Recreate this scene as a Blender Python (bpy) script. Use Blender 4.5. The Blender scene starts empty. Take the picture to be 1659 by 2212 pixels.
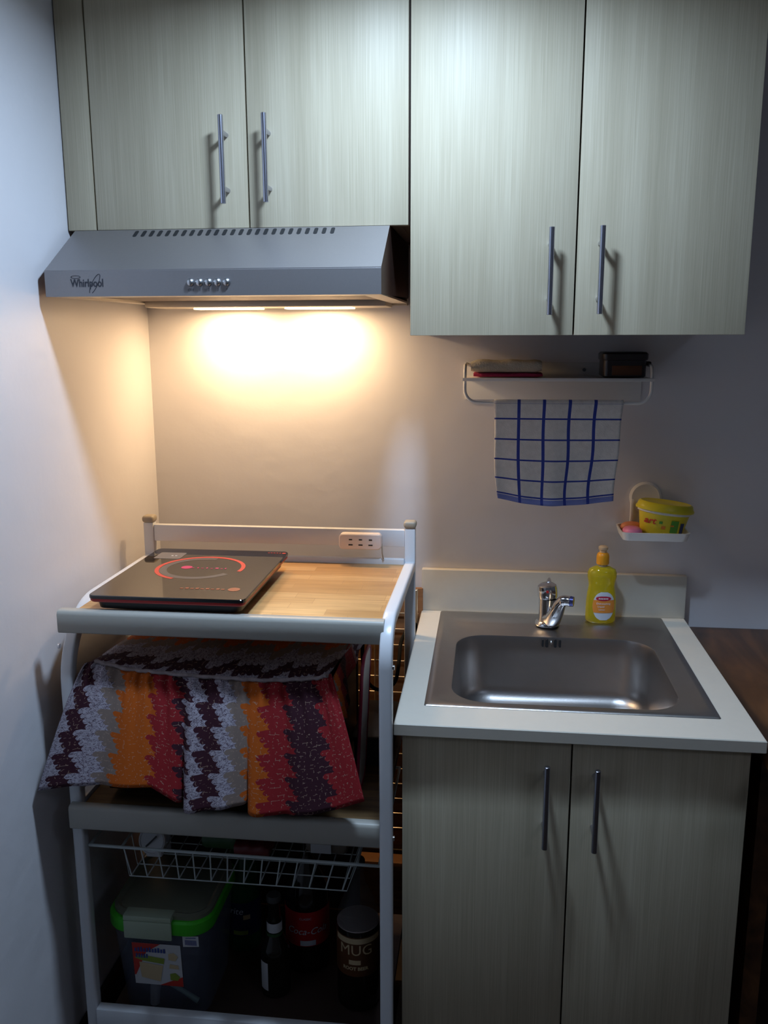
import bpy, bmesh, math, random
from mathutils import Vector, Matrix
random.seed(7)
PI = math.pi
S = bpy.context.scene
COL = S.collection

# ------------------------------------------------------------------ camera
CAM = Vector((0.80196, -2.0488, 1.50394))
RX = Vector((0.9931092, 0.1171537, -0.0030141))
UY = Vector((-0.0204035, 0.1981716, 0.9799550))
FW = Vector((-0.1154026, 0.9731408, -0.1991964))
cd = bpy.data.cameras.new('camera')
cam = bpy.data.objects.new('camera', cd)
COL.objects.link(cam)
cam.matrix_world = Matrix(((RX.x, UY.x, -FW.x, CAM.x), (RX.y, UY.y, -FW.y, CAM.y), (RX.z, UY.z, -FW.z, CAM.z), (0, 0, 0, 1)))
cd.sensor_fit = 'VERTICAL'
cd.sensor_height = 24.0
cd.lens = 24.0 * 1905.55 / 2212.0
cd.clip_start = 0.02
S.camera = cam

# ------------------------------------------------------------------ light and exposure
S.view_settings.view_transform = 'Standard'
S.view_settings.look = 'None'
S.view_settings.gamma = 1.0
S.view_settings.use_curve_mapping = False
S.view_settings.exposure = 0.0
CEIL_LAMP = (0.67, -0.79, 2.165)      # round LED light on the ceiling, cold white
CEIL_POWER = 12.5
CEIL_COLOR = (0.56, 0.75, 1.0)
HOOD_LAMPS = ((0.222, -0.082), (0.428, -0.082))   # two warm lamps under the hood
HOOD_POWER = 1.55
HOOD_COLOR = (1.0, 0.67, 0.36)
W = bpy.data.worlds.new('world')
S.world = W
W.use_nodes = True
W.node_tree.nodes['Background'].inputs[0].default_value = (0.35, 0.45, 0.6, 1)
W.node_tree.nodes['Background'].inputs[1].default_value = 0.008

def area_light(name, loc, power, color, shape, sx, sy=None, spread=180):
    l = bpy.data.lights.new(name, 'AREA')
    l.energy = power; l.color = color; l.shape = shape; l.size = sx
    if sy: l.size_y = sy
    o = bpy.data.objects.new(name, l)
    COL.objects.link(o)
    o.location = loc
    l.spread = math.radians(spread)
    return o
area_light('ceiling_light_glow', (CEIL_LAMP[0], CEIL_LAMP[1], CEIL_LAMP[2] - .002), CEIL_POWER, CEIL_COLOR, 'DISK', .13, spread=165)
area_light('room_fill_light', (2.1, -2.3, 2.28), 3.0, (0.62, 0.74, 1.0), 'SQUARE', .5)   # added fill without a fixture, lifts the dark right-hand wall
for hx, hy in HOOD_LAMPS:
    area_light('hood_light_glow', (hx, hy, 1.5535), HOOD_POWER, HOOD_COLOR, 'RECTANGLE', .07, .025)

# ------------------------------------------------------------------ materials
def nt(m):
    m.use_nodes = True
    return m.node_tree, m.node_tree.nodes['Principled BSDF']
def mat(name, col, rough=.5, metal=0., spec=.5, alpha=1., trans=0., emit=None, es=0., noise=0., nscale=40., bump=0., bscale=60., aniso=0., coat=0.):
    m = bpy.data.materials.new(name)
    t, b = nt(m)
    b.inputs['Base Color'].default_value = (*col, 1)
    b.inputs['Roughness'].default_value = rough
    b.inputs['Metallic'].default_value = metal
    b.inputs['Specular IOR Level'].default_value = spec
    b.inputs['Alpha'].default_value = alpha
    b.inputs['Transmission Weight'].default_value = trans
    b.inputs['Anisotropic'].default_value = aniso
    b.inputs['Coat Weight'].default_value = coat
    if emit:
        b.inputs['Emission Color'].default_value = (*emit, 1)
        b.inputs['Emission Strength'].default_value = es
    N, L = t.nodes, t.links
    co = N.new('ShaderNodeTexCoord')
    if noise > 0:
        n = N.new('ShaderNodeTexNoise'); n.inputs['Scale'].default_value = nscale; n.inputs['Detail'].default_value = 4
        L.new(co.outputs['Object'], n.inputs['Vector'])
        mx = N.new('ShaderNodeMix'); mx.data_type = 'RGBA'
        L.new(n.outputs['Fac'], mx.inputs['Factor'])
        mx.inputs['A'].default_value = (*[c * (1 - noise) for c in col], 1)
        mx.inputs['B'].default_value = (*[min(1, c * (1 + noise)) for c in col], 1)
        L.new(mx.outputs['Result'], b.inputs['Base Color'])
    if bump > 0:
        n2 = N.new('ShaderNodeTexNoise'); n2.inputs['Scale'].default_value = bscale; n2.inputs['Detail'].default_value = 5
        L.new(co.outputs['Object'], n2.inputs['Vector'])
        bp = N.new('ShaderNodeBump'); bp.inputs['Strength'].default_value = bump; bp.inputs['Distance'].default_value = .01
        L.new(n2.outputs['Fac'], bp.inputs['Height']); L.new(bp.outputs['Normal'], b.inputs['Normal'])
    return m

def laminate(name, c0, c1, c2, rough=.42):
    """vertical fine-grained wood print"""
    m = bpy.data.materials.new(name)
    t, b = nt(m); N, L = t.nodes, t.links
    co = N.new('ShaderNodeTexCoord')
    def noise(sx, sz, det, off):
        mp = N.new('ShaderNodeMapping'); mp.inputs['Scale'].default_value = (sx, sx, sz); mp.inputs['Location'].default_value = (off, off, off)
        L.new(co.outputs['Object'], mp.inputs['Vector'])
        n = N.new('ShaderNodeTexNoise'); n.inputs['Scale'].default_value = 1; n.inputs['Detail'].default_value = det
        n.inputs['Roughness'].default_value = .6
        L.new(mp.outputs['Vector'], n.inputs['Vector'])
        return n
    a = noise(420, 5.0, 3, 0); w = noise(34, .9, 3, 5)
    md = N.new('ShaderNodeMath'); md.operation = 'MULTIPLY_ADD'; md.inputs[1].default_value = .55
    L.new(a.outputs['Fac'], md.inputs[0])
    m2 = N.new('ShaderNodeMath'); m2.operation = 'MULTIPLY'; m2.inputs[1].default_value = .45
    L.new(w.outputs['Fac'], m2.inputs[0]); L.new(m2.outputs[0], md.inputs[2])
    r = N.new('ShaderNodeValToRGB')
    r.color_ramp.elements[0].position = .36; r.color_ramp.elements[0].color = (*c0, 1)
    r.color_ramp.elements[1].position = .64; r.color_ramp.elements[1].color = (*c2, 1)
    e = r.color_ramp.elements.new(.5); e.color = (*c1, 1)
    L.new(md.outputs[0], r.inputs['Fac']); L.new(r.outputs['Color'], b.inputs['Base Color'])
    b.inputs['Roughness'].default_value = rough
    b.inputs['Specular IOR Level'].default_value = .32
    return m

def butcher(name):
    m = bpy.data.materials.new(name)
    t, b = nt(m); N, L = t.nodes, t.links
    co = N.new('ShaderNodeTexCoord')
    br = N.new('ShaderNodeTexBrick')
    br.inputs['Scale'].default_value = 1; br.inputs['Brick Width'].default_value = .17; br.inputs['Row Height'].default_value = .032
    br.inputs['Mortar Size'].default_value = .0004; br.offset = .43; br.squash = .8; br.squash_frequency = 3
    br.inputs['Color1'].default_value = (.50, .27, .10, 1); br.inputs['Color2'].default_value = (.66, .40, .17, 1)
    br.inputs['Mortar'].default_value = (.42, .23, .09, 1); br.inputs['Bias'].default_value = -.1
    L.new(co.outputs['Object'], br.inputs['Vector'])
    mp = N.new('ShaderNodeMapping'); mp.inputs['Scale'].default_value = (9, 160, 9)
    L.new(co.outputs['Object'], mp.inputs['Vector'])
    n = N.new('ShaderNodeTexNoise'); n.inputs['Scale'].default_value = 1; n.inputs['Detail'].default_value = 4
    L.new(mp.outputs['Vector'], n.inputs['Vector'])
    mx = N.new('ShaderNodeMix'); mx.data_type = 'RGBA'; mx.blend_type = 'MULTIPLY'; mx.inputs['Factor'].default_value = .5
    r = N.new('ShaderNodeValToRGB'); r.color_ramp.elements[0].position = .3; r.color_ramp.elements[0].color = (.6, .55, .5, 1); r.color_ramp.elements[1].position = .6
    L.new(n.outputs['Fac'], r.inputs['Fac']); L.new(br.outputs['Color'], mx.inputs['A']); L.new(r.outputs['Color'], mx.inputs['B'])
    L.new(mx.outputs['Result'], b.inputs['Base Color']); b.inputs['Roughness'].default_value = .38
    return m

def darkwood(name, c0=(.018, .008, .004), c1=(.085, .040, .016), rough=.38, ax=(9, 1.6, 9)):
    m = bpy.data.materials.new(name)
    t, b = nt(m); N, L = t.nodes, t.links
    co = N.new('ShaderNodeTexCoord'); mp = N.new('ShaderNodeMapping'); mp.inputs['Scale'].default_value = ax
    L.new(co.outputs['Object'], mp.inputs['Vector'])
    n = N.new('ShaderNodeTexNoise'); n.inputs['Scale'].default_value = 1.6; n.inputs['Detail'].default_value = 7; n.inputs['Distortion'].default_value = 1.2
    L.new(mp.outputs['Vector'], n.inputs['Vector'])
    r = N.new('ShaderNodeValToRGB'); r.color_ramp.elements[0].position = .35; r.color_ramp.elements[0].color = (*c0, 1)
    r.color_ramp.elements[1].position = .68; r.color_ramp.elements[1].color = (*c1, 1)
    L.new(n.outputs['Fac'], r.inputs['Fac']); L.new(r.outputs['Color'], b.inputs['Base Color']); b.inputs['Roughness'].default_value = rough
    return m

def towel_mat(name):
    m = bpy.data.materials.new(name)
    t, b = nt(m); N, L = t.nodes, t.links
    uv = N.new('ShaderNodeTexCoord'); sp = N.new('ShaderNodeSeparateXYZ')
    L.new(uv.outputs['UV'], sp.inputs[0])
    def M(op, a, bb=None, c=None):
        n = N.new('ShaderNodeMath'); n.operation = op
        for i, v in enumerate((a, bb, c)):
            if v is None: continue
            if isinstance(v, (int, float)): n.inputs[i].default_value = v
            else: L.new(v, n.inputs[i])
        return n.outputs[0]
    u, v = sp.outputs[0], sp.outputs[1]
    def line(x, c, w): return M('LESS_THAN', M('ABSOLUTE', M('SUBTRACT', x, c)), w)
    mask = None
    for c in (.195, .393, .593, .79):
        l = line(u, c, .0125); mask = l if mask is None else M('MAXIMUM', mask, l)
    for c in (.155, .36, .565, .765, .93):
        mask = M('MAXIMUM', mask, line(v, c, .008))
    band = M('GREATER_THAN', v, .945)
    nz = N.new('ShaderNodeTexNoise'); nz.inputs['Scale'].default_value = 90; nz.inputs['Detail'].default_value = 3
    L.new(uv.outputs['Object'], nz.inputs['Vector'])
    base = N.new('ShaderNodeMix'); base.data_type = 'RGBA'
    base.inputs['A'].default_value = (.68, .66, .64, 1); base.inputs['B'].default_value = (.90, .88, .86, 1); L.new(nz.outputs['Fac'], base.inputs['Factor'])
    m1 = N.new('ShaderNodeMix'); m1.data_type = 'RGBA'; L.new(band, m1.inputs['Factor']); L.new(base.outputs['Result'], m1.inputs['A']); m1.inputs['B'].default_value = (.20, .24, .55, 1)
    m2 = N.new('ShaderNodeMix'); m2.data_type = 'RGBA'; L.new(mask, m2.inputs['Factor']); L.new(m1.outputs['Result'], m2.inputs['A']); m2.inputs['B'].default_value = (.045, .07, .36, 1)
    L.new(m2.outputs['Result'], b.inputs['Base Color']); b.inputs['Roughness'].default_value = .95; b.inputs['Specular IOR Level'].default_value = .1
    bp = N.new('ShaderNodeBump'); bp.inputs['Strength'].default_value = .5; bp.inputs['Distance'].default_value = .002
    n3 = N.new('ShaderNodeTexNoise'); n3.inputs['Scale'].default_value = 500; L.new(uv.outputs['Object'], n3.inputs['Vector'])
    L.new(n3.outputs['Fac'], bp.inputs['Height']); L.new(bp.outputs['Normal'], b.inputs['Normal'])
    return m

BANDS = [(0, 'w'), (.038, 'm'), (.088, 'w'), (.154, 't'), (.200, 'o'), (.335, 'r'), (.423, 'm'), (.450, 'w'), (.496, 'm'), (.546, 'w'),
         (.592, 't'), (.642, 'o'), (.704, 'r'), (.785, 'm'), (.896, 'r')]
BC = {'w': (.37, .34, .40), 'm': (.038, .009, .018), 't': (.20, .15, .13), 'o': (.42, .085, .007), 'r': (.25, .013, .018)}
def fabric_mat(name, along='x'):
    """printed cloth: stepped zigzag bands of white, maroon, taupe, orange and red with fine squiggle lines; u runs across the bands"""
    m = bpy.data.materials.new(name)
    t, b = nt(m); N, L = t.nodes, t.links
    tc = N.new('ShaderNodeTexCoord'); sp = N.new('ShaderNodeSeparateXYZ'); L.new(tc.outputs['UV'], sp.inputs[0])
    def M(op, a, bb=None, c=None):
        n = N.new('ShaderNodeMath'); n.operation = op
        for i, v in enumerate((a, bb, c)):
            if v is None: continue
            if isinstance(v, (int, float)): n.inputs[i].default_value = v
            else: L.new(v, n.inputs[i])
        return n.outputs[0]
    u, v = sp.outputs[0], sp.outputs[1]
    vv = M('MULTIPLY', v, 5.6)
    saw = M('FRACT', vv)
    step = M('DIVIDE', M('FLOOR', M('MULTIPLY', saw, 4.0)), 4.0)
    bumpy = M('MULTIPLY', M('ABSOLUTE', M('SINE', M('MULTIPLY', vv, 4 * PI))), .007)
    uu = M('ADD', M('MULTIPLY_ADD', step, -.044, u), M('ADD', bumpy, .018))
    uu = M('MINIMUM', M('MAXIMUM', uu, 0.0), .999)
    r = N.new('ShaderNodeValToRGB'); cr = r.color_ramp; cr.interpolation = 'CONSTANT'
    cr.elements[0].position = 0; cr.elements[0].color = (*BC['w'], 1)
    cr.elements[1].position = BANDS[1][0]; cr.elements[1].color = (*BC['m'], 1)
    for p, k in BANDS[2:]:
        e = cr.elements.new(p); e.color = (*BC[k], 1)
    L.new(uu, r.inputs['Fac'])
    # thin curved strokes: iso-lines of a noise, broken up by a second one
    def nz(su, sv, shear, off, det=1.0):
        cb = N.new('ShaderNodeCombineXYZ'); L.new(M('MULTIPLY', u, su), cb.inputs[0]); L.new(M('MULTIPLY_ADD', M('ADD', v, M('MULTIPLY', u, shear)), sv, off), cb.inputs[1])
        n = N.new('ShaderNodeTexNoise'); n.inputs['Scale'].default_value = 1; n.inputs['Detail'].default_value = det
        L.new(cb.outputs[0], n.inputs['Vector']); return n.outputs['Fac']
    n1 = nz(62, 52, .45, 0); n2 = nz(75, 40, 0, 9)
    line = M('MAXIMUM', M('LESS_THAN', M('ABSOLUTE', M('SUBTRACT', n1, .47)), .026), M('LESS_THAN', M('ABSOLUTE', M('SUBTRACT', n1, .58)), .022))
    strokes = M('MULTIPLY', line, M('GREATER_THAN', n2, .38))
    # small pale ticks in slanting rows
    cb = N.new('ShaderNodeCombineXYZ'); L.new(M('MULTIPLY', M('ADD', u, M('MULTIPLY', step, -.044)), 66), cb.inputs[0]); L.new(M('MULTIPLY', v, 30), cb.inputs[1])
    vo = N.new('ShaderNodeTexVoronoi'); vo.feature = 'DISTANCE_TO_EDGE'; vo.inputs['Scale'].default_value = 1; vo.inputs['Randomness'].default_value = .45
    L.new(cb.outputs[0], vo.inputs['Vector'])
    ticks = M('MULTIPLY', M('LESS_THAN', vo.outputs['Distance'], .045), M('GREATER_THAN', n2, .57))
    lum = N.new('ShaderNodeRGBToBW'); L.new(r.outputs['Color'], lum.inputs[0])
    pale = M('LESS_THAN', lum.outputs[0], .145)
    light = M('GREATER_THAN', lum.outputs[0], .165)
    light = M('MULTIPLY', light, M('SUBTRACT', 1, M('MULTIPLY', M('GREATER_THAN', lum.outputs[0], .19), M('LESS_THAN', lum.outputs[0], .23))))
    c1 = N.new('ShaderNodeMix'); c1.data_type = 'RGBA'; L.new(light, c1.inputs['Factor'])
    c1.inputs['A'].default_value = (.42, .29, .22, 1); c1.inputs['B'].default_value = (.05, .02, .04, 1)
    f2 = M('ADD', M('MULTIPLY', M('MULTIPLY', strokes, light), .85), M('MULTIPLY', M('MULTIPLY', ticks, M('SUBTRACT', 1, light)), .7))
    mx = N.new('ShaderNodeMix'); mx.data_type = 'RGBA'; L.new(f2, mx.inputs['Factor']); L.new(r.outputs['Color'], mx.inputs['A']); L.new(c1.outputs['Result'], mx.inputs['B'])
    L.new(mx.outputs['Result'], b.inputs['Base Color'])
    b.inputs['Roughness'].default_value = .85; b.inputs['Specular IOR Level'].default_value = .25
    return m

M_ = {}
M_['wall'] = mat('wall_paint', (.775, .757, .785), .36, spec=.35, noise=.015, nscale=3, bump=.25, bscale=9)
M_['ceiling'] = mat('ceiling_paint', (.75, .75, .75), .8)
M_['room_dark'] = mat('room_wall_paint', (.34, .33, .33), .8)
M_['floor'] = darkwood('floor_vinyl', (.02, .012, .008), (.07, .04, .022), .5)
M_['base'] = mat('black_baseboard', (.012, .011, .012), .5)
M_['lam'] = laminate('greige_laminate', (.44, .385, .275), (.50, .44, .32), (.57, .51, .38), .47)
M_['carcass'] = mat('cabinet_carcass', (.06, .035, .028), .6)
M_['steel_bar'] = mat('brushed_bar', (.50, .51, .60), .24, 1.)
M_['hood'] = mat('hood_steel', (.30, .285, .29), .40, .7, noise=.04, nscale=300)
M_['hood_side'] = mat('hood_side_shaded', (.10, .05, .035), .5, .3)  # steel sides, brown reflection and low light put into the colour
M_['hood_under'] = mat('hood_underside', (.60, .55, .47), .45, .3)
M_['hood_filter'] = mat('hood_filter', (.16, .13, .12), .6, .5)
M_['slot'] = mat('slot_black', (.008, .009, .012), .6)
M_['lens'] = mat('hood_lens', (1, .9, .7), .3, emit=(1, .72, .36), es=9)
M_['led'] = mat('led_diffuser', (1, 1, 1), .4, emit=(.8, .92, 1), es=8)
M_['logo'] = mat('logo_ink', (.03, .032, .045), .5)
M_['chrome'] = mat('chrome', (.72, .72, .74), .12, 1.)
M_['btn'] = mat('button_chrome', (.55, .56, .58), .32, 1.)
M_['counter'] = mat('cream_counter', (.66, .615, .53), .4, noise=.03, nscale=60)
M_['ssteel'] = mat('sink_steel', (.42, .40, .39), .35, 1., noise=.06, nscale=35, bump=.03, bscale=300, aniso=.3)
M_['black'] = mat('black_plastic', (.012, .012, .013), .4)
M_['cable'] = mat('cable_rubber', (.008, .008, .008), .85, spec=.15)
M_['piping'] = mat('piping_cloth', (.30, .25, .26), .85, noise=.75, nscale=70)
M_['rubber'] = mat('dark_grey', (.05, .05, .05), .6)
M_['cart'] = mat('white_powdercoat', (.70, .72, .76), .28)
M_['lip'] = mat('grey_beige_lip', (.43, .42, .38), .38)
M_['cap'] = mat('beige_cap', (.36, .31, .24), .45)
M_['board'] = butcher('butcher_board')
M_['shelfwood'] = darkwood('shelf_wood', (.10, .055, .024), (.20, .12, .05), .5, (3, 30, 9))
M_['glass_top'] = mat('black_glass', (.005, .005, .006), .03, spec=.7, coat=.2)
M_['red'] = mat('red_trim', (.42, .02, .02), .35)
M_['redink'] = mat('red_print', (.60, .05, .035), .4)
M_['pinkink'] = mat('pink_print', (.55, .03, .12), .4)
M_['brownink'] = mat('brown_print', (.30, .07, .035), .4)
M_['greyink'] = mat('grey_print', (.10, .085, .08), .3)
M_['panelgrey'] = mat('panel_grey', (.16, .14, .13), .25)
M_['plugwhite'] = mat('socket_plastic', (.80, .70, .66), .4)
M_['wire'] = mat('wire_coat', (.50, .56, .56), .35)
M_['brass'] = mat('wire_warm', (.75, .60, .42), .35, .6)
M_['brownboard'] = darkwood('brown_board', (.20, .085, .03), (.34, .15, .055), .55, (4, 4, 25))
M_['table'] = darkwood('dark_table', (.04, .016, .007), (.15, .062, .022), .42)
M_['fabric'] = fabric_mat('zigzag_cloth')
M_['towel'] = towel_mat('checked_towel')
M_['white'] = mat('white_plastic', (.78, .78, .78), .35)
M_['dish'] = mat('dish_white', (.82, .80, .78), .3)
M_['cloth_cream'] = mat('cream_cloth', (.62, .56, .46), .95, bump=.4, bscale=300)
M_['cloth_pink'] = mat('magenta_cloth', (.50, .03, .12), .95, bump=.4, bscale=300)
M_['tin'] = mat('dark_tin', (.028, .022, .024), .3, .2)
M_['soap'] = mat('pink_soap', (.85, .25, .42), .45)
M_['soap2'] = mat('orange_soap', (.70, .25, .12), .5)
M_['yellow'] = mat('yellow_plastic', (.80, .68, .03), .35)
M_['tubbody'] = mat('yellow_label', (.78, .66, .04), .4)
M_['green'] = mat('green_print', (.10, .38, .05), .4)
M_['bluebox'] = mat('blue_print', (.03, .05, .16), .4)
M_['whiteink'] = mat('white_print', (.85, .85, .85), .5)
M_['orangecap'] = mat('orange_cap', (.85, .36, .015), .35)
M_['orangelabel'] = mat('orange_label', (.78, .27, .04), .5)
M_['bluelabel'] = mat('pale_label', (.62, .66, .74), .5)
M_['crimson'] = mat('crimson_label', (.48, .01, .05), .5)
M_['liquid'] = mat('yellow_liquid', (.95, .80, .04), .06, trans=.7, spec=.6)
M_['clear'] = mat('clear_plastic', (.7, .7, .65), .12, alpha=.35)
M_['tip'] = mat('tip_plastic', (.85, .65, .42), .3, trans=.3)
M_['greenrim'] = mat('green_rim', (.05, .50, .02), .45)
M_['cleargrey'] = mat('clear_container', (.17, .20, .28), .25, alpha=.4)
M_['lidclear'] = mat('frosted_lid', (.22, .23, .17), .3, alpha=.8)
M_['latch'] = mat('latch_plastic', (.40, .48, .36), .4)
M_['label_red'] = mat('label_red', (.55, .04, .03), .5)
M_['label_white'] = mat('label_white', (.62, .63, .66), .5)
M_['label_blue'] = mat('label_blue', (.04, .07, .30), .5)
M_['label_green'] = mat('label_green', (.25, .34, .05), .5)
M_['teal'] = mat('teal_stick', (.35, .50, .48), .4)
M_['greenpet'] = mat('green_bottle', (.012, .10, .035), .12, alpha=.85)
M_['cola'] = mat('cola_dark', (.010, .006, .005), .12)
M_['clearpet'] = mat('clear_bottle', (.14, .14, .15), .12, alpha=.2)
M_['beerglass'] = mat('brown_glass', (.012, .010, .007), .15)
M_['spritelabel'] = mat('deep_blue_label', (.012, .018, .08), .4)
M_['cokelabel'] = mat('red_label', (.50, .012, .02), .4)
M_['muglabel'] = mat('brown_label', (.11, .038, .012), .4)
M_['cream'] = mat('cream_print', (.60, .47, .28), .5)
M_['foam'] = mat('foam_top', (.50, .44, .44), .6)
M_['snackgreen'] = mat('green_pack', (.03, .09, .03), .4)
M_['snackred'] = mat('red_pack', (.16, .02, .025), .4)
M_['tan'] = mat('tan_pack', (.16, .13, .10), .5)
M_['maroon'] = mat('maroon_edge', (.30, .015, .06), .4)
M_['screw'] = mat('screw', (.12, .12, .13), .3, 1.)
M_['blue_ring'] = mat('indigo_ring', (.10, .11, .30), .2, .8)

# ------------------------------------------------------------------ geometry helpers
def bmnew(): return bmesh.new()
def merge(dst, src):
    me = bpy.data.meshes.new('tmp'); src.to_mesh(me); src.free(); dst.from_mesh(me); bpy.data.meshes.remove(me)
def box(bm, x0, x1, y0, y1, z0, z1, bev=0., seg=2, rot=None):
    b = bmesh.new(); bmesh.ops.create_cube(b, size=1)
    cx, cy, cz = (x0+x1)/2, (y0+y1)/2, (z0+z1)/2
    for v in b.verts: v.co = Vector((v.co.x*(x1-x0), v.co.y*(y1-y0), v.co.z*(z1-z0)))
    if bev > 0: bmesh.ops.bevel(b, geom=b.edges[:], offset=bev, segments=seg, affect='EDGES', profile=.5)
    T = Matrix.Translation((cx, cy, cz))
    if rot is not None: T = T @ rot
    bmesh.ops.transform(b, matrix=T, verts=b.verts)
    merge(bm, b); return bm
def tube(bm, pts, r, seg=10, closed=False, caps=True, prof=None, ref=None):
    """sweep a round (or given 2-D profile) section along pts; r number or list"""
    pts = [Vector(p) for p in pts]; n = len(pts)
    if prof is None: prof = [(math.cos(2*PI*i/seg), math.sin(2*PI*i/seg)) for i in range(seg)]
    rs = r if isinstance(r, (list, tuple)) else [r]*n
    rings = []; nrm = None
    for i, p in enumerate(pts):
        a = pts[(i-1) % n] if (closed or i > 0) else p
        c = pts[(i+1) % n] if (closed or i < n-1) else p
        t = (c-a).normalized()
        if ref is not None:
            side = Vector(ref); side = (side - t*side.dot(t)).normalized()
        else:
            if nrm is None:
                nrm = Vector((0, 0, 1)) if abs(t.z) < .9 else Vector((1, 0, 0))
            side = nrm - t*nrm.dot(t); side.normalize(); nrm = side
        up = t.cross(side)
        rings.append([bm.verts.new(p + side*x*rs[i] + up*y*rs[i]) for x, y in prof])
    m = len(prof)
    for i in range(n if closed else n-1):
        A, B = rings[i], rings[(i+1) % n]
        for j in range(m):
            bm.faces.new((A[j], A[(j+1) % m], B[(j+1) % m], B[j]))
    if caps and not closed:
        bm.faces.new(rings[0][::-1]); bm.faces.new(rings[-1])
    return bm
def arc(c, r, a0, a1, n, plane='yz'):
    out = []
    for i in range(n+1):
        a = a0 + (a1-a0)*i/n
        x, y = r*math.cos(a), r*math.sin(a)
        if plane == 'yz': out.append(Vector((c[0], c[1]+x, c[2]+y)))
        elif plane == 'xz': out.append(Vector((c[0]+x, c[1], c[2]+y)))
        else: out.append(Vector((c[0]+x, c[1]+y, c[2])))
    return out
def lathe(bm, prof, c, seg=32, sx=1., sy=1., a0=0., a1=2*PI, cap=True):
    full = abs(a1-a0-2*PI) < 1e-6
    rings = []; n = seg if full else seg+1
    for r, z in prof:
        rings.append([bm.verts.new((c[0]+r*sx*math.cos(a0+(a1-a0)*i/seg), c[1]+r*sy*math.sin(a0+(a1-a0)*i/seg), c[2]+z)) for i in range(n)])
    for A, B in zip(rings, rings[1:]):
        for j in range(seg):
            bm.faces.new((A[j], A[(j+1) % n], B[(j+1) % n], B[j]))
    if cap and full:
        bm.faces.new(rings[0][::-1]); bm.faces.new(rings[-1])
    return bm
def rrect(x0, x1, y0, y1, r, n=6):
    pts = []
    for cx, cy, a in ((x1-r, y1-r, 0), (x0+r, y1-r, PI/2), (x0+r, y0+r, PI), (x1-r, y0+r, 1.5*PI)):
        for i in range(n+1):
            t = a + PI/2*i/n; pts.append((cx+r*math.cos(t), cy+r*math.sin(t)))
    return pts
def loft(bm, rings, cap0=True, cap1=True):
    R = [[bm.verts.new(p) for p in ring] for ring in rings]; m = len(R[0])
    for A, B in zip(R, R[1:]):
        for j in range(m): bm.faces.new((A[j], A[(j+1) % m], B[(j+1) % m], B[j]))
    if cap0: bm.faces.new(R[0][::-1])
    if cap1: bm.faces.new(R[-1])
    return bm
def rr3(x0, x1, y0, y1, r, z, n=6): return [(x, y, z) for x, y in rrect(x0, x1, y0, y1, r, n)]
def prism(bm, pts2, f0, f1):
    """extrude outline; f0/f1 map (a,b)->3D for the two caps"""
    return loft(bm, [[f0(a, b) for a, b in pts2], [f1(a, b) for a, b in pts2]])
def text_mesh(s, size, align='CENTER', extrude=0.0, shear=0., bold=0.):
    cu = bpy.data.curves.new('t', 'FONT'); cu.body = s; cu.size = size; cu.align_x = align; cu.align_y = 'CENTER'
    cu.extrude = extrude; cu.shear = shear; cu.offset = bold; cu.resolution_u = 3
    o = bpy.data.objects.new('t', cu); COL.objects.link(o)
    dg = bpy.context.evaluated_depsgraph_get()
    me = bpy.data.meshes.new_from_object(o.evaluated_get(dg))
    bpy.data.objects.remove(o); bpy.data.curves.remove(cu)
    b = bmesh.new(); b.from_mesh(me); bpy.data.meshes.remove(me)
    return b
def text_on(bm, s, size, fn, **k):
    b = text_mesh(s, size, **k)
    for v in b.verts: v.co = Vector(fn(v.co.x, v.co.y, v.co.z))
    merge(bm, b); return bm

def obj(name, bm, m, parent=None, smooth=True, angle=40, fix=True):
    root = parent
    off = Vector((0, 0, 0))
    while root is not None:
        off += root.location; root = root.parent
    if fix: bmesh.ops.recalc_face_normals(bm, faces=bm.faces[:])
    me = bpy.data.meshes.new(name)
    for v in bm.verts: v.co -= off
    bm.to_mesh(me); bm.free()
    for mm in (m if isinstance(m, list) else [m]): me.materials.append(M_[mm] if isinstance(mm, str) else mm)
    if smooth:
        me.shade_smooth(); me.set_sharp_from_angle(angle=math.radians(angle))
    o = bpy.data.objects.new(name, me); COL.objects.link(o)
    if parent is not None: o.parent = parent
    return o
def thing(name, label, cat, loc=(0, 0, 0), group=None):
    o = bpy.data.objects.new(name, None); COL.objects.link(o); o.location = loc; o.empty_display_size = .05
    o['label'] = label; o['category'] = cat
    if group: o['group'] = group
    return o
def tag(o, label, cat, group=None):
    o['label'] = label; o['category'] = cat
    if group: o['group'] = group
    return o
def struct(name, bm, m):
    o = obj(name, bm, m); o['kind'] = 'structure'; return o
def B(*a, **k): return box(bmnew(), *a, **k)

# ------------------------------------------------------------------ room
XR, YF, ZC = 3.0, -3.2, 2.30
struct('floor', B(-.1, XR+.1, YF-.1, .1, -.1, 0), 'floor')
struct('ceiling', B(-.1, XR+.1, YF-.1, .1, ZC, ZC+.1), 'ceiling')
struct('wall_back', B(0, XR, 0, .1, 0, ZC), 'wall')
struct('wall_left', B(-.1, 0, YF, .1, 0, ZC), 'wall')
struct('wall_right', B(XR, XR+.1, YF, .1, 0, ZC), 'room_dark')
struct('wall_front', B(-.1, XR+.1, YF-.1, YF, 0, ZC), 'room_dark')
struct('baseboard_left', B(0, .012, YF, 0, 0, .13, bev=.002), 'base')
struct('baseboard_back', B(.012, XR, -.012, 0, 0, .13, bev=.002), 'base')

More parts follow.
